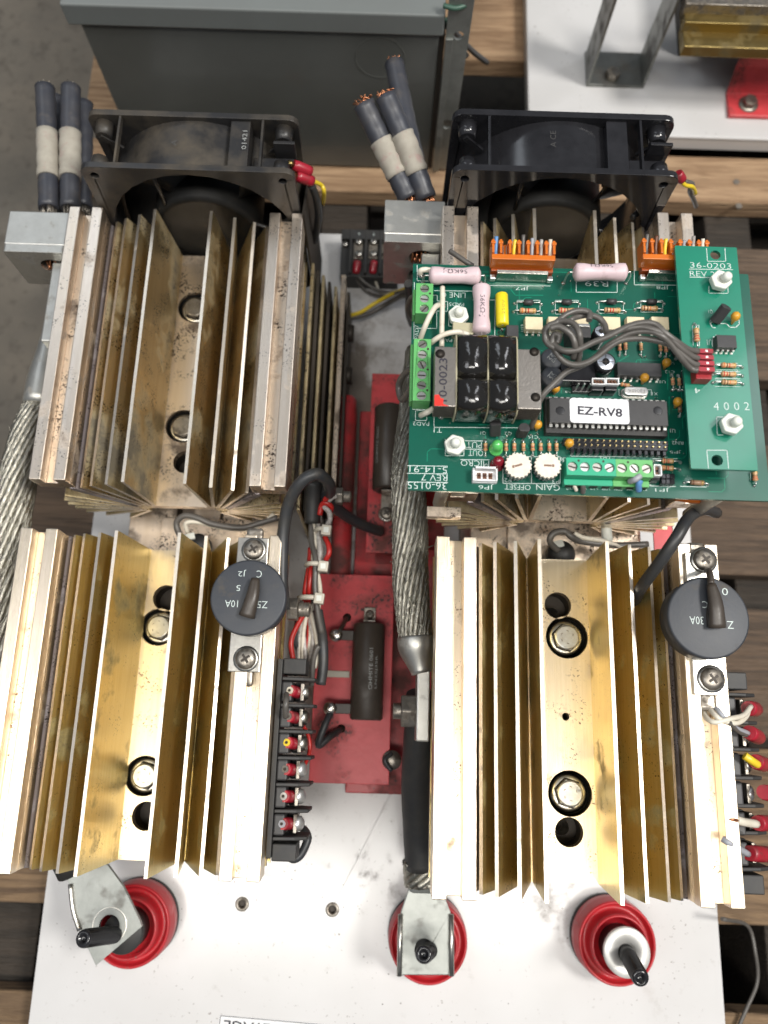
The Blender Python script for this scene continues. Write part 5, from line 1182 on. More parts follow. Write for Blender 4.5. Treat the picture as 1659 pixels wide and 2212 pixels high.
# optocouplers
def dip(p, lx, ly, h, m, par, pins, name, pinm=None, z0=0.6, z=ZB, up=True):
    g = MB(); g.box((p.x, p.y, z+z0+h/2), (lx, ly, h), tz=.96); o = obj(name, g, m, par, bevel=.2)
    for s_ in (-1, 1):
        for k in range(pins):
            x = p.x-lx/2+lx*(k+.5)/pins; y = p.y+s_*(ly/2+.25)
            g = MB(); g.box((x, y, z+z0+h*.45), (.9, .5, .35)); g.box((x, y+s_*.3, z+z0*.5+h*.22), (.75, .28, z0+h*.5)); g.box((x, y+s_*.3, z+.25), (1.2, 1.0, .4)); obj('pin', g, lead, o)
    return o
for x in (1154, 1204, 1253, 1322, 1374, 1427):
    dip(P(x, 697, ZB+4.5), 7.9, 6.3, 3.6, cream_opto, brd, 3, 'optocoupler')
# DIP-14 and shadowed DIP
o = dip(c9(1065, 700, ZB+4), 19.6, 6.4, 3.6, chip_blk, brd, 7, 'small_chip')
o = dip(P(1500, 812, ZB+4), 9, 6.2, 3.2, chip_blk, brd, 4, 'small_chip')
# DIP-40 in socket with label
q0, q1 = c6(105, 205, ZB+8.4), c6(962, 410, ZB+8.4); cxx, cyy = (q0.x+q1.x)/2, (q0.y+q1.y)/2; lx, ly = q1.x-q0.x, q0.y-q1.y
g = MB(); g.box((cxx, cyy-.5, ZB+2.3), (lx+1, ly+5.0, 4.4)); bc_ = obj('big_chip', g, black_mat, brd, bevel=.25); bc_['label'] = 'forty pin black chip wearing a white sticker'
g = MB(); g.box((cxx, cyy, ZB+6.6), (lx, ly, 3.8), tz=.985); obj('chip_body', g, chip_blk, bc_, bevel=.3)
for s_ in (-1, 1):
    for k in range(20):
        x = cxx-lx/2+lx*(k+.5)/20; g = MB(); g.box((x, cyy+s_*(ly/2+.5), ZB+6.4), (1.25, 1.1, .35)); g.box((x, cyy+s_*(ly/2+.95), ZB+5.5), (.8, .25, 1.9)); obj('pin', g, lead, bc_)
for x in (190, 880):
    q = c6(x, 300, ZB+8.5); g = MB(); g.lathe([(1.9, .02), (1.7, .06), (0.02, .03)], (q.x, q.y, ZB+8.5), n=24); obj('mould_mark', g, mat('chip_mark', (.02, .02, .022), .3), bc_)
q0, q1 = c6(255, 198, ZB+8.6), c6(682, 406, ZB+8.6)
g = MB(); g.prism(rrect(q0.x, q1.x, max(q1.y, cyy-ly/2+.2), min(q0.y, cyy+ly/2-.1), 1.4), ZB+8.53, ZB+8.66, 'xy'); obj('sticker', g, mat('sticker_white', (.80, .80, .82), .5, 0, (.70, .70, .72), 1500), bc_)
text('EZ-RV8', c6(472, 306, ZB+8.7), 3.9, 18.6, print_k, bc_, (0, 0, -.035), bold=.025)
# crystal
p = c9(1035, 915, ZB+4); g = MB(); w2, h2 = 5.2, 1.9
g.prism(rrect(p.x-w2, p.x+w2, p.y-h2, p.y+h2, 1.85, 6), ZB+.6, ZB+4, 'xy', smooth=True); cr = obj('crystal', g, steel_b, brd, bevel=.4); g = MB(); g.prism(rrect(p.x-w2-.5, p.x+w2+.5, p.y-h2-.4, p.y+h2+.4, 2.2, 6), ZB+.3, ZB+.9, 'xy'); obj('can_rim', g, steel, cr)
text('F8040A', (p.x, p.y, ZB+4.06), 1.5, 7, mat('etched', (.18, .17, .17), .5), cr, (0, 0, math.pi))
# electrolytics
def ecap(q, r, h, par=brd, lean=(0, 0)):
    g = MB(); g.lathe([(r, .1), (r, h-.8), (r*.96, h-.2), (r*.84, h)], q, (lean[0], lean[1], 1), n=28); o = obj('electrolytic_capacitor', g, black_pl, par)
    g = MB(); g.lathe([(r*.86, h-.1), (r*.82, h+.06), (0.02, h-.05)], q, (lean[0], lean[1], 1), n=28); g.cur = 1
    g.box(q+Vector((lean[0]*h, lean[1]*h, h+.06)), (r*1.5, .28, .05)); g.box(q+Vector((lean[0]*h, lean[1]*h, h+.065)), (.28, r*1.5, .05)); obj('can_top', g, [mat('can_alu', (.62, .66, .74), .3, .7), hole_dark], o)
q = c9(730, 622, ZB+11); ecap(Vector((q.x, q.y, ZB)), 4.3, 11)
q = c9(665, 352, ZB+9); ecap(Vector((q.x, q.y, ZB)), 3.2, 9, lean=(.1, .2))
for (x, y) in ((192, 585), (195, 770)):
    q = c9(x, y, ZB+7); g = MB(); g.lathe([(4.7, .1), (4.9, .6), (4.9, 6.2), (4.2, 7), (0.02, 7.1)], (q.x, q.y, ZB), n=30); o = obj('inductor', g, disc_blk, brd)
    text('DAJ\nCAJ', (q.x, q.y, ZB+7.2), 3.2, 3.6, print_g, o, (0, 0, math.pi*.8))
# voltage regulators / dark blocks under the loops
q = c9(455, 330, ZB+8); g = MB(); g.box((q.x, q.y, ZB+5), (9.6, 6.2, 9.6)); o = obj('voltage_regulator', g, chip_blk, brd, bevel=.3)
q = c9(440, 262, ZB+10); g = MB(); g.box((q.x, q.y, ZB+9.7), (10.2, 1.3, 2.4)); obj('metal_tab', g, lead, o, bevel=.2)
q = c9(440, 740, ZB+5); g = MB(); g.box((q.x, q.y, ZB+3.6), (14.5, 9.2, 7)); obj('relay', g, black_pl, brd, bevel=.4)
q = c3(1030, 800, ZB+4); g = MB(); g.box((q.x, q.y, ZB+3), (5.2, 6, 5.6)); obj('bridge_rectifier', g, chip_blk, brd, bevel=.3)
# jumper headers with white shunts
for i, x in enumerate((655, 792)):
    q = c9(x, 825, ZB+8); g = MB(); g.box((q.x, q.y-1, ZB+3.3), (5.0, 4.4, 6.4)); o = obj('jumper', g, black_pl, brd, bevel=.3)
    g = MB(); w2, h2 = 2.6, 1.25
    for (dx, dy, sx_, sy_) in ((0, h2, 5.6, .5), (0, -h2, 5.6, .5), (-w2, 0, .5, 2.0), (w2, 0, .5, 2.0)): g.box((q.x+dx, q.y+dy, ZB+7.6), (sx_, sy_, 2.0))
    obj('shunt_rim', g, paper, o, bevel=.1)
    g = MB()
    for dx in (-1.3, 0, 1.3): g.box((q.x+dx, q.y, ZB+7.6), (.7, 1.7, .9), (0, 0, .5))
    obj('contact', g, band_brn, o)
q = c9(505, 865, ZB+6)
for dx in (-2.5, 0, 2.5):
    g = MB(); g.box((q.x+dx, q.y, ZB+4.5), (.64, .64, 7)); obj('header_pin', g, lead, brd)
g = MB(); g.box((q.x, q.y, ZB+1.3), (8, 2.6, 2.4)); obj('pin_header', g, black_pl, brd, bevel=.2)
# tantalum beads
def bead(q, par=brd, lean=(0, .35), z=ZB):
    g = MB(); g.lathe([(0.02, 0), (.5, .2), (.8, 1.6), (1.6, 2.8), (1.95, 4.0), (1.7, 5.1), (1.0, 5.8), (0.02, 6.0)], Vector((q.x, q.y, z)), (lean[0], lean[1], 1), n=16); return obj('tantalum_capacitor', g, tant, par)
for f_, x, y in ((c9, 1310, 700), (c9, 1090, 850), (c9, 205, 955), (c9, 1420, 1090), (c5, 1240, 545), (c5, 1512, 705)): bead(f_(x, y, ZB))
# TO-92 transistors
def to92(q, lean, par=brd, z=ZB, h=6.5):
    pr = [(2.4*math.cos(t), 2.4*math.sin(t)) for t in [R(-40+k*260/12) for k in range(13)]]
    n_ = len(pr); ax = Vector((lean[0], lean[1], 1)).normalized(); rot = Vector((0, 0, 1)).rotation_difference(ax).to_matrix(); c_ = Vector((q.x, q.y, z+1.2))
    vs = [c_+rot @ Vector((x, y, 0)) for x, y in pr]+[c_+rot @ Vector((x, y, h)) for x, y in pr]
    g = MB(); g.add(vs, [tuple(range(n_)), tuple(range(n_, 2*n_))]+[(i, (i+1) % n_, n_+(i+1) % n_, n_+i) for i in range(n_)]); o = obj('transistor', g, chip_blk, par, bevel=.2)
    g = MB()
    for d_ in (-1.27, 0, 1.27): g.ring([(q.x+d_, q.y, z), c_+Vector((d_*.7, 0, .5))], .3, 6)
    obj('lead', g, lead, o)
to92(c5(880, 585, ZB), (-.12, .55)); to92(c5(1105, 590, ZB), (.05, .12)); to92(c4(960, 420, ZB), (.2, .3)) if False else None
# LEDs
def led(q, m, lean=(0, 0)):
    g = MB(); g.lathe([(2.9, .2), (2.9, 1.2), (2.5, 1.3), (2.5, 4.8), (2.2, 6.2), (1.3, 7.2), (0.02, 7.6)], Vector((q.x, q.y, ZB)), (*lean, 1), n=26); return obj('led', g, m, brd)
led(c5(888, 712, ZB), led_g, (0, .05))['label'] = 'round green indicator lamp'; led(c5(897, 850, ZB), led_r, (0, .05))['label'] = 'round dark red indicator lamp'
# trim pots
for (x, y, a0_) in ((1085, 848, .3), (1341, 850, 3.14)):
    q = c5(x, y, ZB+7.5); g = MB(); prof = []
    n_ = 20
    for k in range(n_*2): 
        a = math.pi*k/n_; rr = 5.0 if k % 2 else 5.6
        prof.append((q.x+rr*math.cos(a+.06), q.y+rr*math.sin(a+.06))); prof.append((q.x+rr*math.cos(a-.06+math.pi/n_), q.y+rr*math.sin(a-.06+math.pi/n_)))
    g.prism(prof, ZB+6.6, ZB+8.0, 'xy'); o = obj('trim_knob', g, trim_w, brd, bevel=.2)
    prof2 = [(q.x+(x_-q.x)*.985, q.y+(y_-q.y)*.985) for x_, y_ in prof]
    g = MB(); g.prism(prof2, ZB+3.2, ZB+6.58, 'xy'); obj('knurled_body', g, black_pl, o, bevel=.2)
    g = MB(); g.cyl((q.x, q.y, ZB+.2), (q.x, q.y, ZB+3.2), 4.4, n=24); obj('pot_base', g, black_pl, o)
    g = MB(); g.box((q.x, q.y, ZB+8.01), (3.2, .9, .08), (0, 0, a0_)); g.box((q.x-2.2*math.cos(a0_), q.y-2.2*math.sin(a0_), ZB+8.01), (.9, 1.2, .08), (0, 0, a0_)); obj('slot', g, mat('slot_brown', (.22, .13, .09), .6), o)
# JP6 white connector
q0, q1 = c5(695, 850, ZB+6), c5(900, 995, ZB+2); g = MB()
cxx, cyy = (q0.x+q1.x)/2, (q0.y+q1.y)/2; lx, ly = q1.x-q0.x, 5.6
g.box((cxx, cyy-.2, ZB+1), (lx, ly, 2)); g.box((cxx, cyy+ly/2-.5, ZB+4), (lx-2, .9, 4)); g.box((cxx-lx/2+.4, cyy, ZB+3), (.8, ly-.3, 2)); g.box((cxx+lx/2-.4, cyy, ZB+3), (.8, ly-.3, 2)); g.box((cxx, cyy-ly/2+.3, ZB+2.8), (lx, .6, 1.6))
o = obj('white_connector', g, paper, brd, bevel=.15)
for k in (-1, 0, 1):
    g = MB(); g.box((cxx+k*2.4, cyy-.2, ZB+3.4), (.64, .64, 3.4)); g.box((cxx+k*2.4, cyy-.2, ZB+2.1), (1.6, 2.6, .2)); obj('contact', g, band_brn, o)
# rows of small upright-mounted resistors
for i, x in enumerate((800, 978, 1050, 1130, 1210, 1280, 1355, 1418)):
    axial(c5(x, 688, ZB+1), 3.7, .85, tan_res, RR[i % 4], brd, math.pi/2, 1.5)
for i, (x, y) in enumerate(((865, 480), (925, 470), (1080, 475), (1275, 485), (1330, 495), (1400, 825), (1465, 828), (1540, 830))):
    axial(c9(x, y, ZB+1), 3.6, .85, tan_res, RR[(i+1) % 4], brd, math.pi/2, 1.6)
axial(c9(920, 858, ZB+1), 4.2, .9, tan_res, RR[0], brd, -.15, 1.3)
axial(c6(948, 658, ZB+1), 5.0, 1.1, tan_res, (band_red, band_brn, band_red, band_gold), brd, 0, 3.2); axial(c6(945, 708, ZB+1), 5.2, 1.1, tan_res, RR[0], brd, -.04, 3.0)
axial(c6(1155, 812, ZB+1), 5.4, 1.1, mat('brown_resistor', (.28, .17, .10), .4), RR[2], brd, -.04, 2.2); axial(c6(1563, 765, ZB+1), 4.4, 1.1, tan_res, RR[1], brd, math.pi/2, 1.6)
axial(c9(1470, 1095, ZB+1), 3.4, .8, mat('brown_resistor', (.28, .17, .10), .4), RR[3], brd, math.pi/2, 1.4)
for i in range(3): axial(P(1478-12*i+0, 762, ZB+1), 3.6, .8, chip_blk, None, brd, math.pi/2+.5, 1.0, 'diode')
# long pin header
q0, q1 = c6(262, 500, ZB+5), c6(958, 545, ZB+5)
for j in range(2):
    y_ = (q0.y, q1.y-.6)[j]
    g = MB(); g.box(((q0.x+q1.x)/2+(-1 if j == 0 else 0), y_-.2, ZB+(1.9 if j else 1.7)), (q1.x-q0.x+(3 if j == 0 else 0), 2.45, 3.6)); hdr = obj('pin_header', g, black_pl, brd, bevel=.25)
    for k in range(16):
        x = q0.x+(q1.x-q0.x)*(k+.5)/16; g = MB(); g.box((x, y_, ZB+3.9), (.6, .6, 1.4)); obj('header_pin', g, mat('gold_pin', (.75, .58, .28), .25, 1), hdr)
ym_ = c6(500, 590, ZB+2).y
g = MB()
for k in range(16): x = q0.x+(q1.x-q0.x)*(k+.5)/16; g.box((x, ym_, ZB+1.6), (1.5, 2.6, 3.0)); 
obj('header_shroud', g, black_pl, brd, bevel=.2)
# JP1 block
q = c6(878, 722, ZB+8); g = MB()
for (dx, dy, sx_, sy_) in ((0, 2.2, 3.0, .5), (0, -2.2, 3.0, .5), (-1.4, 0, .5, 3.9), (1.4, 0, .5, 3.9)): g.box((q.x+dx, q.y+dy, ZB+7), (sx_, sy_, 3))
o = obj('jumper', g, paper, brd, bevel=.1); g = MB(); g.box((q.x, q.y-.6, ZB+3), (3.2, 5.6, 5.6)); obj('shunt_body', g, black_pl, o, bevel=.2)
g = MB()
for dy in (-1.2, 1.2): g.box((q.x, q.y+dy, ZB+6.6), (1.4, 1.3, .8), (0, 0, .6))
obj('contact', g, band_brn, o)
for j in range(3):
    for k in range(2):
        p_ = c6(925+j*32, 760+k*38, ZB+4); g = MB(); g.box((p_.x, p_.y, ZB+1.8), (1.9, 2.2, 3.4)); o = obj('header_cell', g, black_pl, brd, bevel=.3)

# --- orange ribbon connectors with metal latch header
def orange_conn(xa_, xb_, yt, yb, label, wires):
    zt_ = 13.0
    a_ = P(xa_, yb, ZB+zt_); b_ = P(xb_, yt, ZB+zt_)
    x0_, x1_ = a_.x, b_.x; y0_, y1_ = a_.y, b_.y
    n_ = len(wires); pit = (x1_-x0_)/(n_)
    g = MB(); g.bb(x0_, x1_, y0_, y0_+2.6, ZB+4.6, ZB+zt_-1); g.bb(x0_, x1_, y0_+2.6, y1_, ZB+4.6, ZB+zt_-4); o = obj('ribbon_connector', g, orange_c, brd, bevel=.3); o['label'] = label
    for k in range(n_+1):
        x = x0_+pit*k; x = min(max(x, x0_+.6), x1_-.6)
        g = MB(); g.bb(x-.55, x+.55, y0_+2.6, y1_, ZB+zt_-5, ZB+zt_); g.bb(x-1.0, x+1.0, y1_-2.2, y1_-.9, ZB+zt_-3, ZB+zt_+.3); obj('tooth', g, orange_c, o, bevel=.2)
    for k, wm2 in enumerate(wires):
        x = x0_+pit*(k+.5)
        g = MB(); g.box((x-.75, (y0_+y1_)/2, ZB+zt_-4), (.3, (y1_-y0_)*.6, 3)); g.box((x+.75, (y0_+y1_)/2, ZB+zt_-4), (.3, (y1_-y0_)*.6, 3)); obj('contact', g, lead, o)
        if wm2: 
            g = MB(); g.tube([(x, y0_+3, ZB+zt_-2.8), (x, (y0_+y1_)/2+1, ZB+zt_-2.2), (x+random.uniform(-.4, .4), y1_+random.uniform(.2, 2.2), ZB+zt_-.5+random.uniform(-1, 1))], .85, 8); obj('wire_stub', g, wm2, o)
    # metal latch header on the board
    ax = P(xa_+4, 600, ZB+6).x; bxx = P(xb_-8, 600, ZB+6).x; yy = P(xa_, 606, ZB+1).y
    g = MB(); g.prism([(yy, ZB+.3), (yy+.8, ZB+.3), (yy+1.6, ZB+5.2), (yy+2.6, ZB+5.6), (yy+2.4, ZB+6.4), (yy+.8, ZB+6.0)], ax+1.5, bxx-1.5, 'yz'); obj('metal_latch', g, mat('latch_metal', (.62, .60, .55), .25, 1, (.5, .48, .42), 120, bump=.2), o, bevel=.25)
    g = MB()
    for x in (ax, bxx): g.box((x, yy+1, ZB+1.6), (2.6, 2.6, 2.8))
    obj('latch_foot', g, lead, o, bevel=.6)
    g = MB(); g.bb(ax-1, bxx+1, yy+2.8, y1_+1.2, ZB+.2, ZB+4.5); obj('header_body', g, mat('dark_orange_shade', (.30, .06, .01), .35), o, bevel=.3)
orange_conn(1063, 1200, 520, 556, 'orange ribbon connector with coloured wire ends above the pink resistor', [blue_w, None, yellow_w, grey_wire, grey_l, white_w, cream_wire])
orange_conn(1391, 1530, 518, 556, 'orange ribbon connector with a bright yellow wire end beside the tall narrow board', [grey_wire, band_brn, yellow_w, None, grey_l, white_w, cream_wire])

# --- white jumper wires and misc on the board
def bw_(pts, r, m, name='jumper_wire'):
    g = MB(); g.tube(pts, r, 9, 6); return obj(name, g, m, brd)
bw_([c3(425, 400, ZB+5), c3(425, 520, ZB+6), c3(420, 700, ZB+5), c3(418, 920, ZB+3)], 1.15, cream_wire)
bw_([c3(232, 850, ZB+2), c3(270, 750, ZB+7), c3(320, 640, ZB+9), c3(365, 570, ZB+8), c3(410, 552, ZB+3)], 1.2, cream_wire)
bw_([c3(320, 890, ZB+6), c3(370, 850, ZB+9), c3(450, 808, ZB+10), (c3(560, 790, ZB+9)), c3(650, 815, ZB+7)], 1.15, cream_wire)
bw_([c3(232, 285, ZB+2), c3(238, 255, ZB+4), c3(280, 248, ZB+4), c3(320, 255, ZB+3)], 1.3, cream_wire)
bw_([c5(235, 410, ZB+1), c5(290, 385, ZB+5), c5(350, 350, ZB+5)], 1.25, cream_wire)
for q in (c3(240, 300, ZB), c5(238, 412, ZB), c5(415, 420, ZB), c3(430, 560, ZB)): jt(q, 1.5)
bw_([c6(270, 780, ZB+3), c6(285, 820, ZB+3), c6(305, 865, ZB+1)], .8, cream_wire, 'wire_end'); bw_([c6(350, 780, ZB+3), c6(352, 830, ZB+3), c6(350, 880, ZB)], 1.1, grey_wire, 'wire_end')
bw_([c6(680, 800, ZB+6), c6(720, 785, ZB+9), c6(755, 760, ZB+9)], 1.3, grey_l, 'wire_end'); bw_([c6(755, 790, ZB+8), c6(745, 820, ZB+7), c6(745, 865, ZB+4)], 1.3, blue_w, 'wire_end')
bw_([c3(490, 85, ZB-3), c3(560, 130, ZB-2), c3(640, 185, ZB-2), c3(690, 215, ZB-3)], 1.2, grey_wire, 'wire_end')
for k in range(110):
    jt(Vector((random.uniform(bx0+4, bx1-6), random.uniform(by0+9, by1-4), ZB-.35)), random.uniform(.35, .55))
for k in range(30):
    f_, x, y = random.choice(((c9, random.uniform(840, 1380), random.uniform(560, 590)), (c6, random.uniform(965, 1040), random.uniform(200, 620)), (c5, random.uniform(940, 1280), random.uniform(560, 620)), (c9, random.uniform(1380, 1560), random.uniform(900, 920)), (c3, random.uniform(900, 1100), random.uniform(780, 870))))
    jt(f_(x, y, ZB), .55)
obj('silkscreen_lines', silk, print_w, brd)['kind'] = 'stuff'; obj('solder_joints', joints, tin, brd)['kind'] = 'stuff'; obj('copper_traces', trace, pcb_edge, brd)['kind'] = 'stuff'
# underside nylon posts holding the board
for (x, y) in ((28, 185), (27, 104), (140, 185), (150, 102)):
    g = MB(); g.cyl((x, y, ZB-60), (x, y, ZB-1.7), 3.2, n=14); obj('standoff', g, nylon_y, brd)
g = MB(); g.bb(20, 36, 92.0, 97, ZB-46, ZB-40); obj('standoff_foot', g, gold_web_d, brd, bevel=.4)

# ================================================================== TALL NARROW BOARD
ZD = 241.0
dx0, dx1, dy0, dy1 = P(1482, 780, ZD).x-1.2, P(1620, 780, ZD).x-1.0, P(1560, 1014, ZD).y, P(1545, 533, ZD).y
silk = MB()
db = root('narrow_circuit_board', 'narrow lighter green circuit board standing above the right end of the large board', 'circuit board', ((dx0+dx1)/2, (dy0+dy1)/2, ZD-1.6))
h1, h2 = c4(1215, 115, ZD), c6(1300, 650, ZD)
holed('board', rrect(dx0, dx1, dy0, dy1, .5), [(h1.x, h1.y, 2.2), (h2.x, h2.y, 2.3)], ZD-1.6, ZD, pcb2, db, bevel=.15)
for a_ in (('36-0203', c4, 1175, 205, 46, 345, 0), ('REV 2', c4, 1105, 275, 44, 210, 0)): T(*a_[:6], z=ZD, rot=0, par=db)
for i, s_ in enumerate('4002'): T(s_, c6, 1293+i*72, 268, 56, 36, z=ZD, rot=0, par=db)
T('Q1', c4, 1175, 592, 34, 36, z=ZD, rot=math.pi, par=db); T('U1', c4, 1165, 853, 46, 40, z=ZD, rot=math.pi, par=db); T('4', c6, 1160, 158, 36, 40, z=ZD, rot=math.pi, par=db)
for pts in ([(1140, 60), (1148, 170), (1302, 170), (1295, 60)], [(995, 235), (1360, 240)], [(1000, 303), (1200, 307)], [(1160, 380), (1160, 438), (1322, 440), (1320, 380)], [(1020, 710), (1075, 710), (1080, 885)], [(1020, 710), (1028, 880)]): poly(c4, pts, ZD)
for pts in ([(1238, 707), (1226, 580), (1368, 580), (1380, 707)], [(1340, 345), (1295, 345), (1300, 472), (1340, 472)], [(1190, 0), (1190, 0)]): poly(c6, pts, ZD)
poly(c4, [(1200, 640), (1165, 680), (1190, 730), (1215, 730)], ZD, .35); poly(c4, [(1260, 695), (1310, 695), (1335, 725), (1385, 728), (1415, 700), (1415, 660), (1390, 635)], ZD, .35); poly(c4, [(1190, 825), (1190, 890)], ZD)
for y in (1030, 1085, 1098, 1155): poly(c4, [(1222, y), (1400, y), (1405, y+12)], ZD, .2)
for y in (25, 72, 84, 128): poly(c6, [(1285, y), (1460, y+2)], ZD, .2)
obj('silkscreen_lines', silk, print_w, db)['kind'] = 'stuff'
nylon_nut(c4(1245, 352, ZD+2), db, .25); nylon_nut(c6(1385, 408, ZD+2), db, .15)
to92(c4(1200, 690, ZD), (.45, .62), db, ZD, 7.5); bead(c4(1352, 700, ZD), db, (.05, .45), ZD)
dip(c4(1310, 845, ZD+4), 8.4, 5.9, 3.6, chip_blk, db, 4, 'small_chip', z=ZD)
axial(c4(1052, 795, ZD+1), 6.2, 1.15, tan_res, RR[1], db, math.pi/2, 2.6, z=ZD)
for i, (f_, x, y) in enumerate(((c4, 1322, 1052), (c4, 1322, 1126), (c6, 1378, 45), (c6, 1380, 103))):
    if i == 2: continue
    axial(f_(x, y, ZD+1), 6.2, 1.1, tan_res, RR[i % 4], db, -.02, 3.0, z=ZD)
# dark red five way plug
q0, q1 = c4(1062, 895, ZD+9), c4(1215, 1105, ZD+9); cxx = (q0.x+q1.x)/2
g = MB(); g.bb(q0.x, q1.x, q1.y-1.5, q0.y, ZD+.3, ZD+5.6); o = obj('red_plug', g, conn_red, db, bevel=.3); o['label'] = 'dark red plug with four grey wires'
for k in range(4):
    y = q0.y-(q0.y-q1.y)*(k+.5)/4; g = MB(); g.box((cxx, y, ZD+7.2), (q1.x-q0.x, (q0.y-q1.y)/4-.7, 3.2)); g.cur = 1; g.box((cxx+.5, y, ZD+8.85), (1.0, .9, .12)); obj('plug_cell', g, [crimp_red, lead], o, bevel=.35)
# four grey leads with coil loop
def gl(label, pts):
    pp = []
    for q in pts: pp.append(c9(*q))
    g = MB(); g.tube(pp, 1.25, 10, 6); o = obj('grey_lead', g, grey_wire); tag(o, label, 'wire', 'grey leads from the dark red plug'); return o
gl('grey lead from the top cell of the red plug in a high arch', [(1655, 520, 250), (1560, 500, 252), (1450, 430, 256), (1330, 340, 258), (1230, 250, 258), (1100, 232, 258), (960, 265, 257), (850, 320, 256), (740, 375, 255), (600, 430, 254), (440, 505, 253), (300, 510, 252), (200, 450, 250), (140, 380, 249), (118, 300, 250), (200, 245, 252), (300, 215, 254), (400, 240, 256), (455, 320, 257), (470, 420, 255), (462, 560, 248), (430, 680, 242)])
gl('grey lead from the second cell of the red plug joining the round coil', [(1655, 590, 250), (1580, 560, 252), (1470, 480, 255), (1370, 390, 257), (1200, 300, 258), (1060, 275, 257), (900, 300, 256), (780, 340, 254), (735, 330, 252), (715, 250, 250), (650, 180, 250), (540, 155, 250), (430, 175, 251), (370, 205, 252), (270, 265, 250)])
gl('grey lead from the third cell of the red plug sweeping under the others', [(1655, 655, 250), (1600, 640, 251), (1500, 560, 253), (1400, 470, 255), (1270, 420, 255), (1100, 390, 254), (920, 400, 253), (800, 450, 252), (660, 560, 250), (540, 630, 249), (420, 655, 248), (310, 620, 248), (230, 530, 249), (190, 430, 250), (210, 350, 251), (260, 370, 251), (240, 440, 250)])
gl('grey lead from the lowest cell of the red plug dropping by the transformer', [(1655, 710, 250), (1580, 690, 250), (1480, 580, 253), (1380, 450, 256), (1280, 360, 258), (1160, 320, 257), (1000, 330, 255), (880, 380, 253), (740, 470, 251), (600, 600, 247), (450, 680, 244), (330, 730, 243), (220, 830, 242), (110, 940, 241), (50, 1050, 238), (20, 1170, 234), (-20, 1290, 228)])
gl('grey lead curling in a small inner loop of the coil', [(560, 210, 254), (560, 130, 253), (450, 110, 253), (330, 150, 253), (230, 230, 253), (160, 260, 252), (120, 330, 251), (130, 420, 250), (220, 490, 250), (380, 540, 248)])
gl('grey lead arching across the upper part of the coil', [(170, 290, 256), (250, 270, 257), (330, 310, 257), (390, 370, 256), (420, 470, 254), (400, 590, 248)])

# red/grey/orange bits under the board at lower right edge
wr('orange wire end peeping below the lower edge of the green board', [(1460, 1072, 190), (1500, 1078, 188), (1530, 1076, 186)], 2.2, orange_c)
x0, x1, y0, y1 = rect_px(1470, 1078, 1496, 1165, 120)
t = root('red_tag', 'red and white edged tag beneath the lower right corner of the green board', 'tag', (x0, y0, 60)); g = MB(); g.bb(x0-6, x1, y0, y1, 90, 91.5); obj('sheet', g, red_clean, t); g = MB(); g.bb(x1+.1, x1+2.4, y0, y1+3, 90, 92); obj('edge_strip', g, nylon, t)

# ================================================================== BACKGROUND EQUIPMENT
# grey enclosure, upper left
en = root('grey_enclosure', 'grey painted steel enclosure with overhanging lid at the upper left of the pallet', 'enclosure', (-90, 520, -15))
ex0, ex1, ey = -211, 27, 439
g = MB(); g.bb(ex0, ex1, ey, ey+260, -14, 117.5); obj('box_body', g, grey_enc, en, bevel=1.2)
a_ = P(148, 52, 118); b_ = P(958, 52, 118)
g = MB(); g.bb(a_.x, b_.x, a_.y-1, ey+275, 118, 134); obj('lid', g, grey_lid, en, bevel=1.2)
g = MB(); q = P(822, 102, 90); g.lathe([(16.5, 0), (16.9, .35), (17.3, 0)], (q.x*.98, ey-.02, 97), (0, -1, 0), n=40, caps=False); obj('knockout', g, grey_enc, en)
hz = 95
holed('mounting_flange', [(31, -12), (44.5, -12), (47, 150), (31, 150)], [(39.5, 118, 3.4), (38.5, 38, 4.6)], ey-1, ey+1, galv, en, plane='xz', bevel=.4)
g = MB(); g.bb(27.2, 30.8, ey+2, ey+200, -14, 116); obj('seam_gap', g, hole_dark, en)
g = MB(); g.bb(31, 36, ey-3.5, ey-1.1, -12, 117); obj('flange_lip', g, galv, en, bevel=.4)
wr('thin green wire hanging over the galvanised flange of the grey enclosure', [(962, 40, 120), (972, 70, 110), (978, 120, 90), (982, 165, 70), (985, 205, 50)], 1.3, green_w)
wr('green wire loop at the top edge by the lid corner', [(958, 12, 140), (985, 18, 140), (1010, 8, 140), (1020, -8, 140)], 1.6, green_w)
wr('dark wire sticking out right of the grey enclosure, ending on the gap', [(963, 45, 118), (985, 72, 100), (1020, 110, 70), (1052, 135, 40)], 2.0, black_cab)
wr('shorter dark wire sticking out beside the galvanised flange', [(960, 48, 116), (978, 75, 100), (992, 105, 80), (1008, 120, 66)], 2.0, black_cab)

# second white panel, upper right
p2 = root('white_rear_panel', 'second white panel with brackets at the upper right of the pallet', 'metal panel', (250, 600, -15))
q = P(1142, 285, 0)
g = MB(); g.bb(q.x, 640, q.y, 900, -3, 0); obj('panel_sheet', g, white_pan, p2, bevel=2.4, seg=4)
g = MB(); g.bb(q.x+1, 640, q.y+.6, q.y+3.4, -15, -3.1); g.bb(q.x+.4, q.x+3, q.y+4, 900, -15, -3.1); obj('panel_rim', g, mat('white_rim', (.60, .59, .58), .3), p2, bevel=.6)
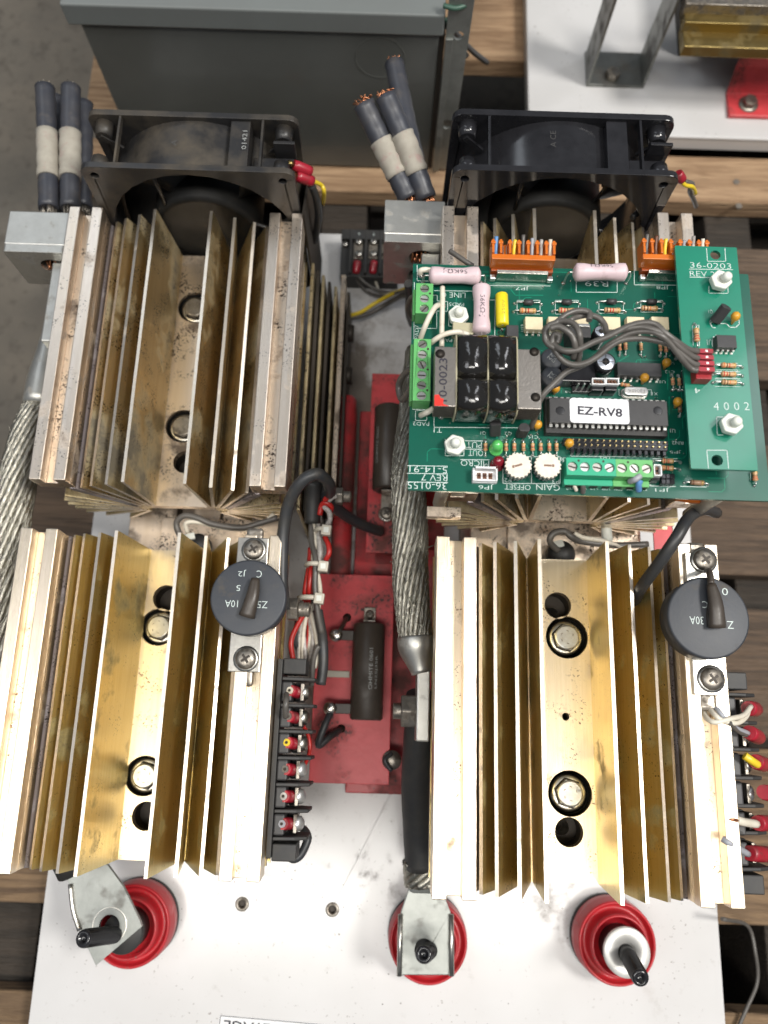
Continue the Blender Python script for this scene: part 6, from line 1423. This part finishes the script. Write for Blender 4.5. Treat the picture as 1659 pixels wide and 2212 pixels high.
# U bracket
a_ = P(1266, 186, 1); b_ = P(1390, 186, 1); H_ = 105
u = root('channel_bracket', 'galvanised U shaped channel bracket standing on the rear white panel', 'bracket', ((a_.x+b_.x)/2, a_.y, 0))
g = MB(); g.bb(a_.x, b_.x, a_.y, a_.y+34, .3, 2.6); obj('base_flange', g, galv_d, u, bevel=.5)
for x in (a_.x, b_.x-2.2):
    g = MB(); g.bb(x, x+2.2, a_.y, a_.y+30, 2.7, H_); g.mi = [0]*len(g.mi); obj('side_wall', g, galv_d, u, bevel=.5)
for x in (a_.x+4, b_.x-6):
    g = MB(); g.lathe([(10.5 if k % 2 else 9.2, 0) for k in (1,)]+[(10.5, 5), (6, 6), (6, 9), (0.02, 9)], (x+1, a_.y+8, 101), (0, -1, 0), n=14); obj('knurled_nut', g, black_mat, u)
g = MB(); q = P(1322, 165, 3); g.cyl((q.x, q.y, 2.7), (q.x, q.y, 8), 6, 6, 6, smooth=False); obj('bolt', g, steel_old, u, bevel=.4)
# brass bars
br = root('brass_bar_stack', 'stack of tarnished brassy bars at the upper right corner', 'metal bar', P(1580, 60, 60))
for i, (ya, yb, zz, m_) in enumerate(((62, 100, 70, brass), (18, 48, 78, brass), (-30, 8, 86, steel_old))):
    a_ = P(1478+i*2, yb, zz); b_ = P(1700, ya, zz); g = MB(); g.bb(a_.x, b_.x+150, a_.y, b_.y+3, zz-9, zz); obj('bar', g, m_, br, bevel=.5)
g = MB(); a_ = P(1476, 60, 60); g.bb(a_.x+20, a_.x+240, a_.y+34, a_.y+90, 1, 60); obj('shade_block', g, hole_dark, br)  # dark block added to stand in for shade below the bars
# red bracket with bolt
rb = root('red_bracket', 'bright red stepped bracket with a hex bolt at the upper right edge', 'bracket', P(1620, 240, 0))
q0 = P(1574, 251, 3); 
yz = [(q0.y, .4), (q0.y+24, .4), (q0.y+32, 22), (q0.y+35, 46), (q0.y+80, 46), (q0.y+80, 49), (q0.y+32, 49), (q0.y+29, 24), (q0.y+22, 4), (q0.y, 4)]
g = MB(); g.prism(yz, q0.x, q0.x+120, 'yz'); obj('bracket_sheet', g, red_clean, rb, bevel=.8)
q = P(1616, 226, 4); g = MB(); g.lathe([(8, 0), (8, .8), (4, 1.2)], (q.x, q.y, 4.1), n=26); o = obj('washer', g, steel_old, rb); g = MB(); g.cyl((q.x, q.y, 4.9), (q.x, q.y, 10), 5.6, 5.6, 6, smooth=False); obj('bolt_head', g, steel_old, rb, bevel=.5)
# fan lead wires
GF = 'fan lead wires'
def fan_leads(px0, py0, z, who, pts1, pts2):
    pass
for i, (a_, b_) in enumerate((((634, 356, 158), (672, 372, 152)), ((640, 380, 154), (676, 392, 148)))):
    t = root('fan_connector', ('upper' if i == 0 else 'lower')+' red crimp connector on the right side of the dusty fan', 'connector', P(*a_), 'red crimp connectors of the dusty fan'); crimp(P(*a_), P(*b_), 3.2, t); g = MB(); q0, q1 = P(*a_), P(*b_); g.cyl(q0, q0-(q1-q0)*.3, 1.6, n=8); obj('blade_terminal', g, brass, t)
wr('yellow wire of the dusty fan curling down behind the heat sink', [(678, 392, 148), (694, 400, 142), (700, 415, 138), (698, 440, 120)], 1.3, yellow_w)
wr('dark fan lead hanging from the lower crimp of the dusty fan', [(672, 398, 146), (684, 430, 130), (688, 470, 110), (680, 520, 80)], 2.4, black_cab)
wr('yellow wire of the glossy fan at its right corner', [(1468, 386, 168), (1480, 400, 164), (1496, 404, 160), (1502, 418, 150)], 1.2, yellow_w)
wr('dark twisted fan lead dropping at the right of the glossy fan', [(1478, 392, 162), (1496, 398, 158), (1490, 412, 150), (1498, 430, 140), (1504, 446, 128)], 1.4, grey_wire)
t = root('fan_connector', 'small dark red crimp at the right corner of the glossy fan', 'connector', P(1468, 380, 168)); crimp(P(1464, 374, 170), P(1474, 390, 166), 2.8, t)
wr('black fan lead lying along the left side of the right fan hub', [(1365, 470, 150), (1390, 452, 150), (1430, 444, 152)], 1.8, black_cab)
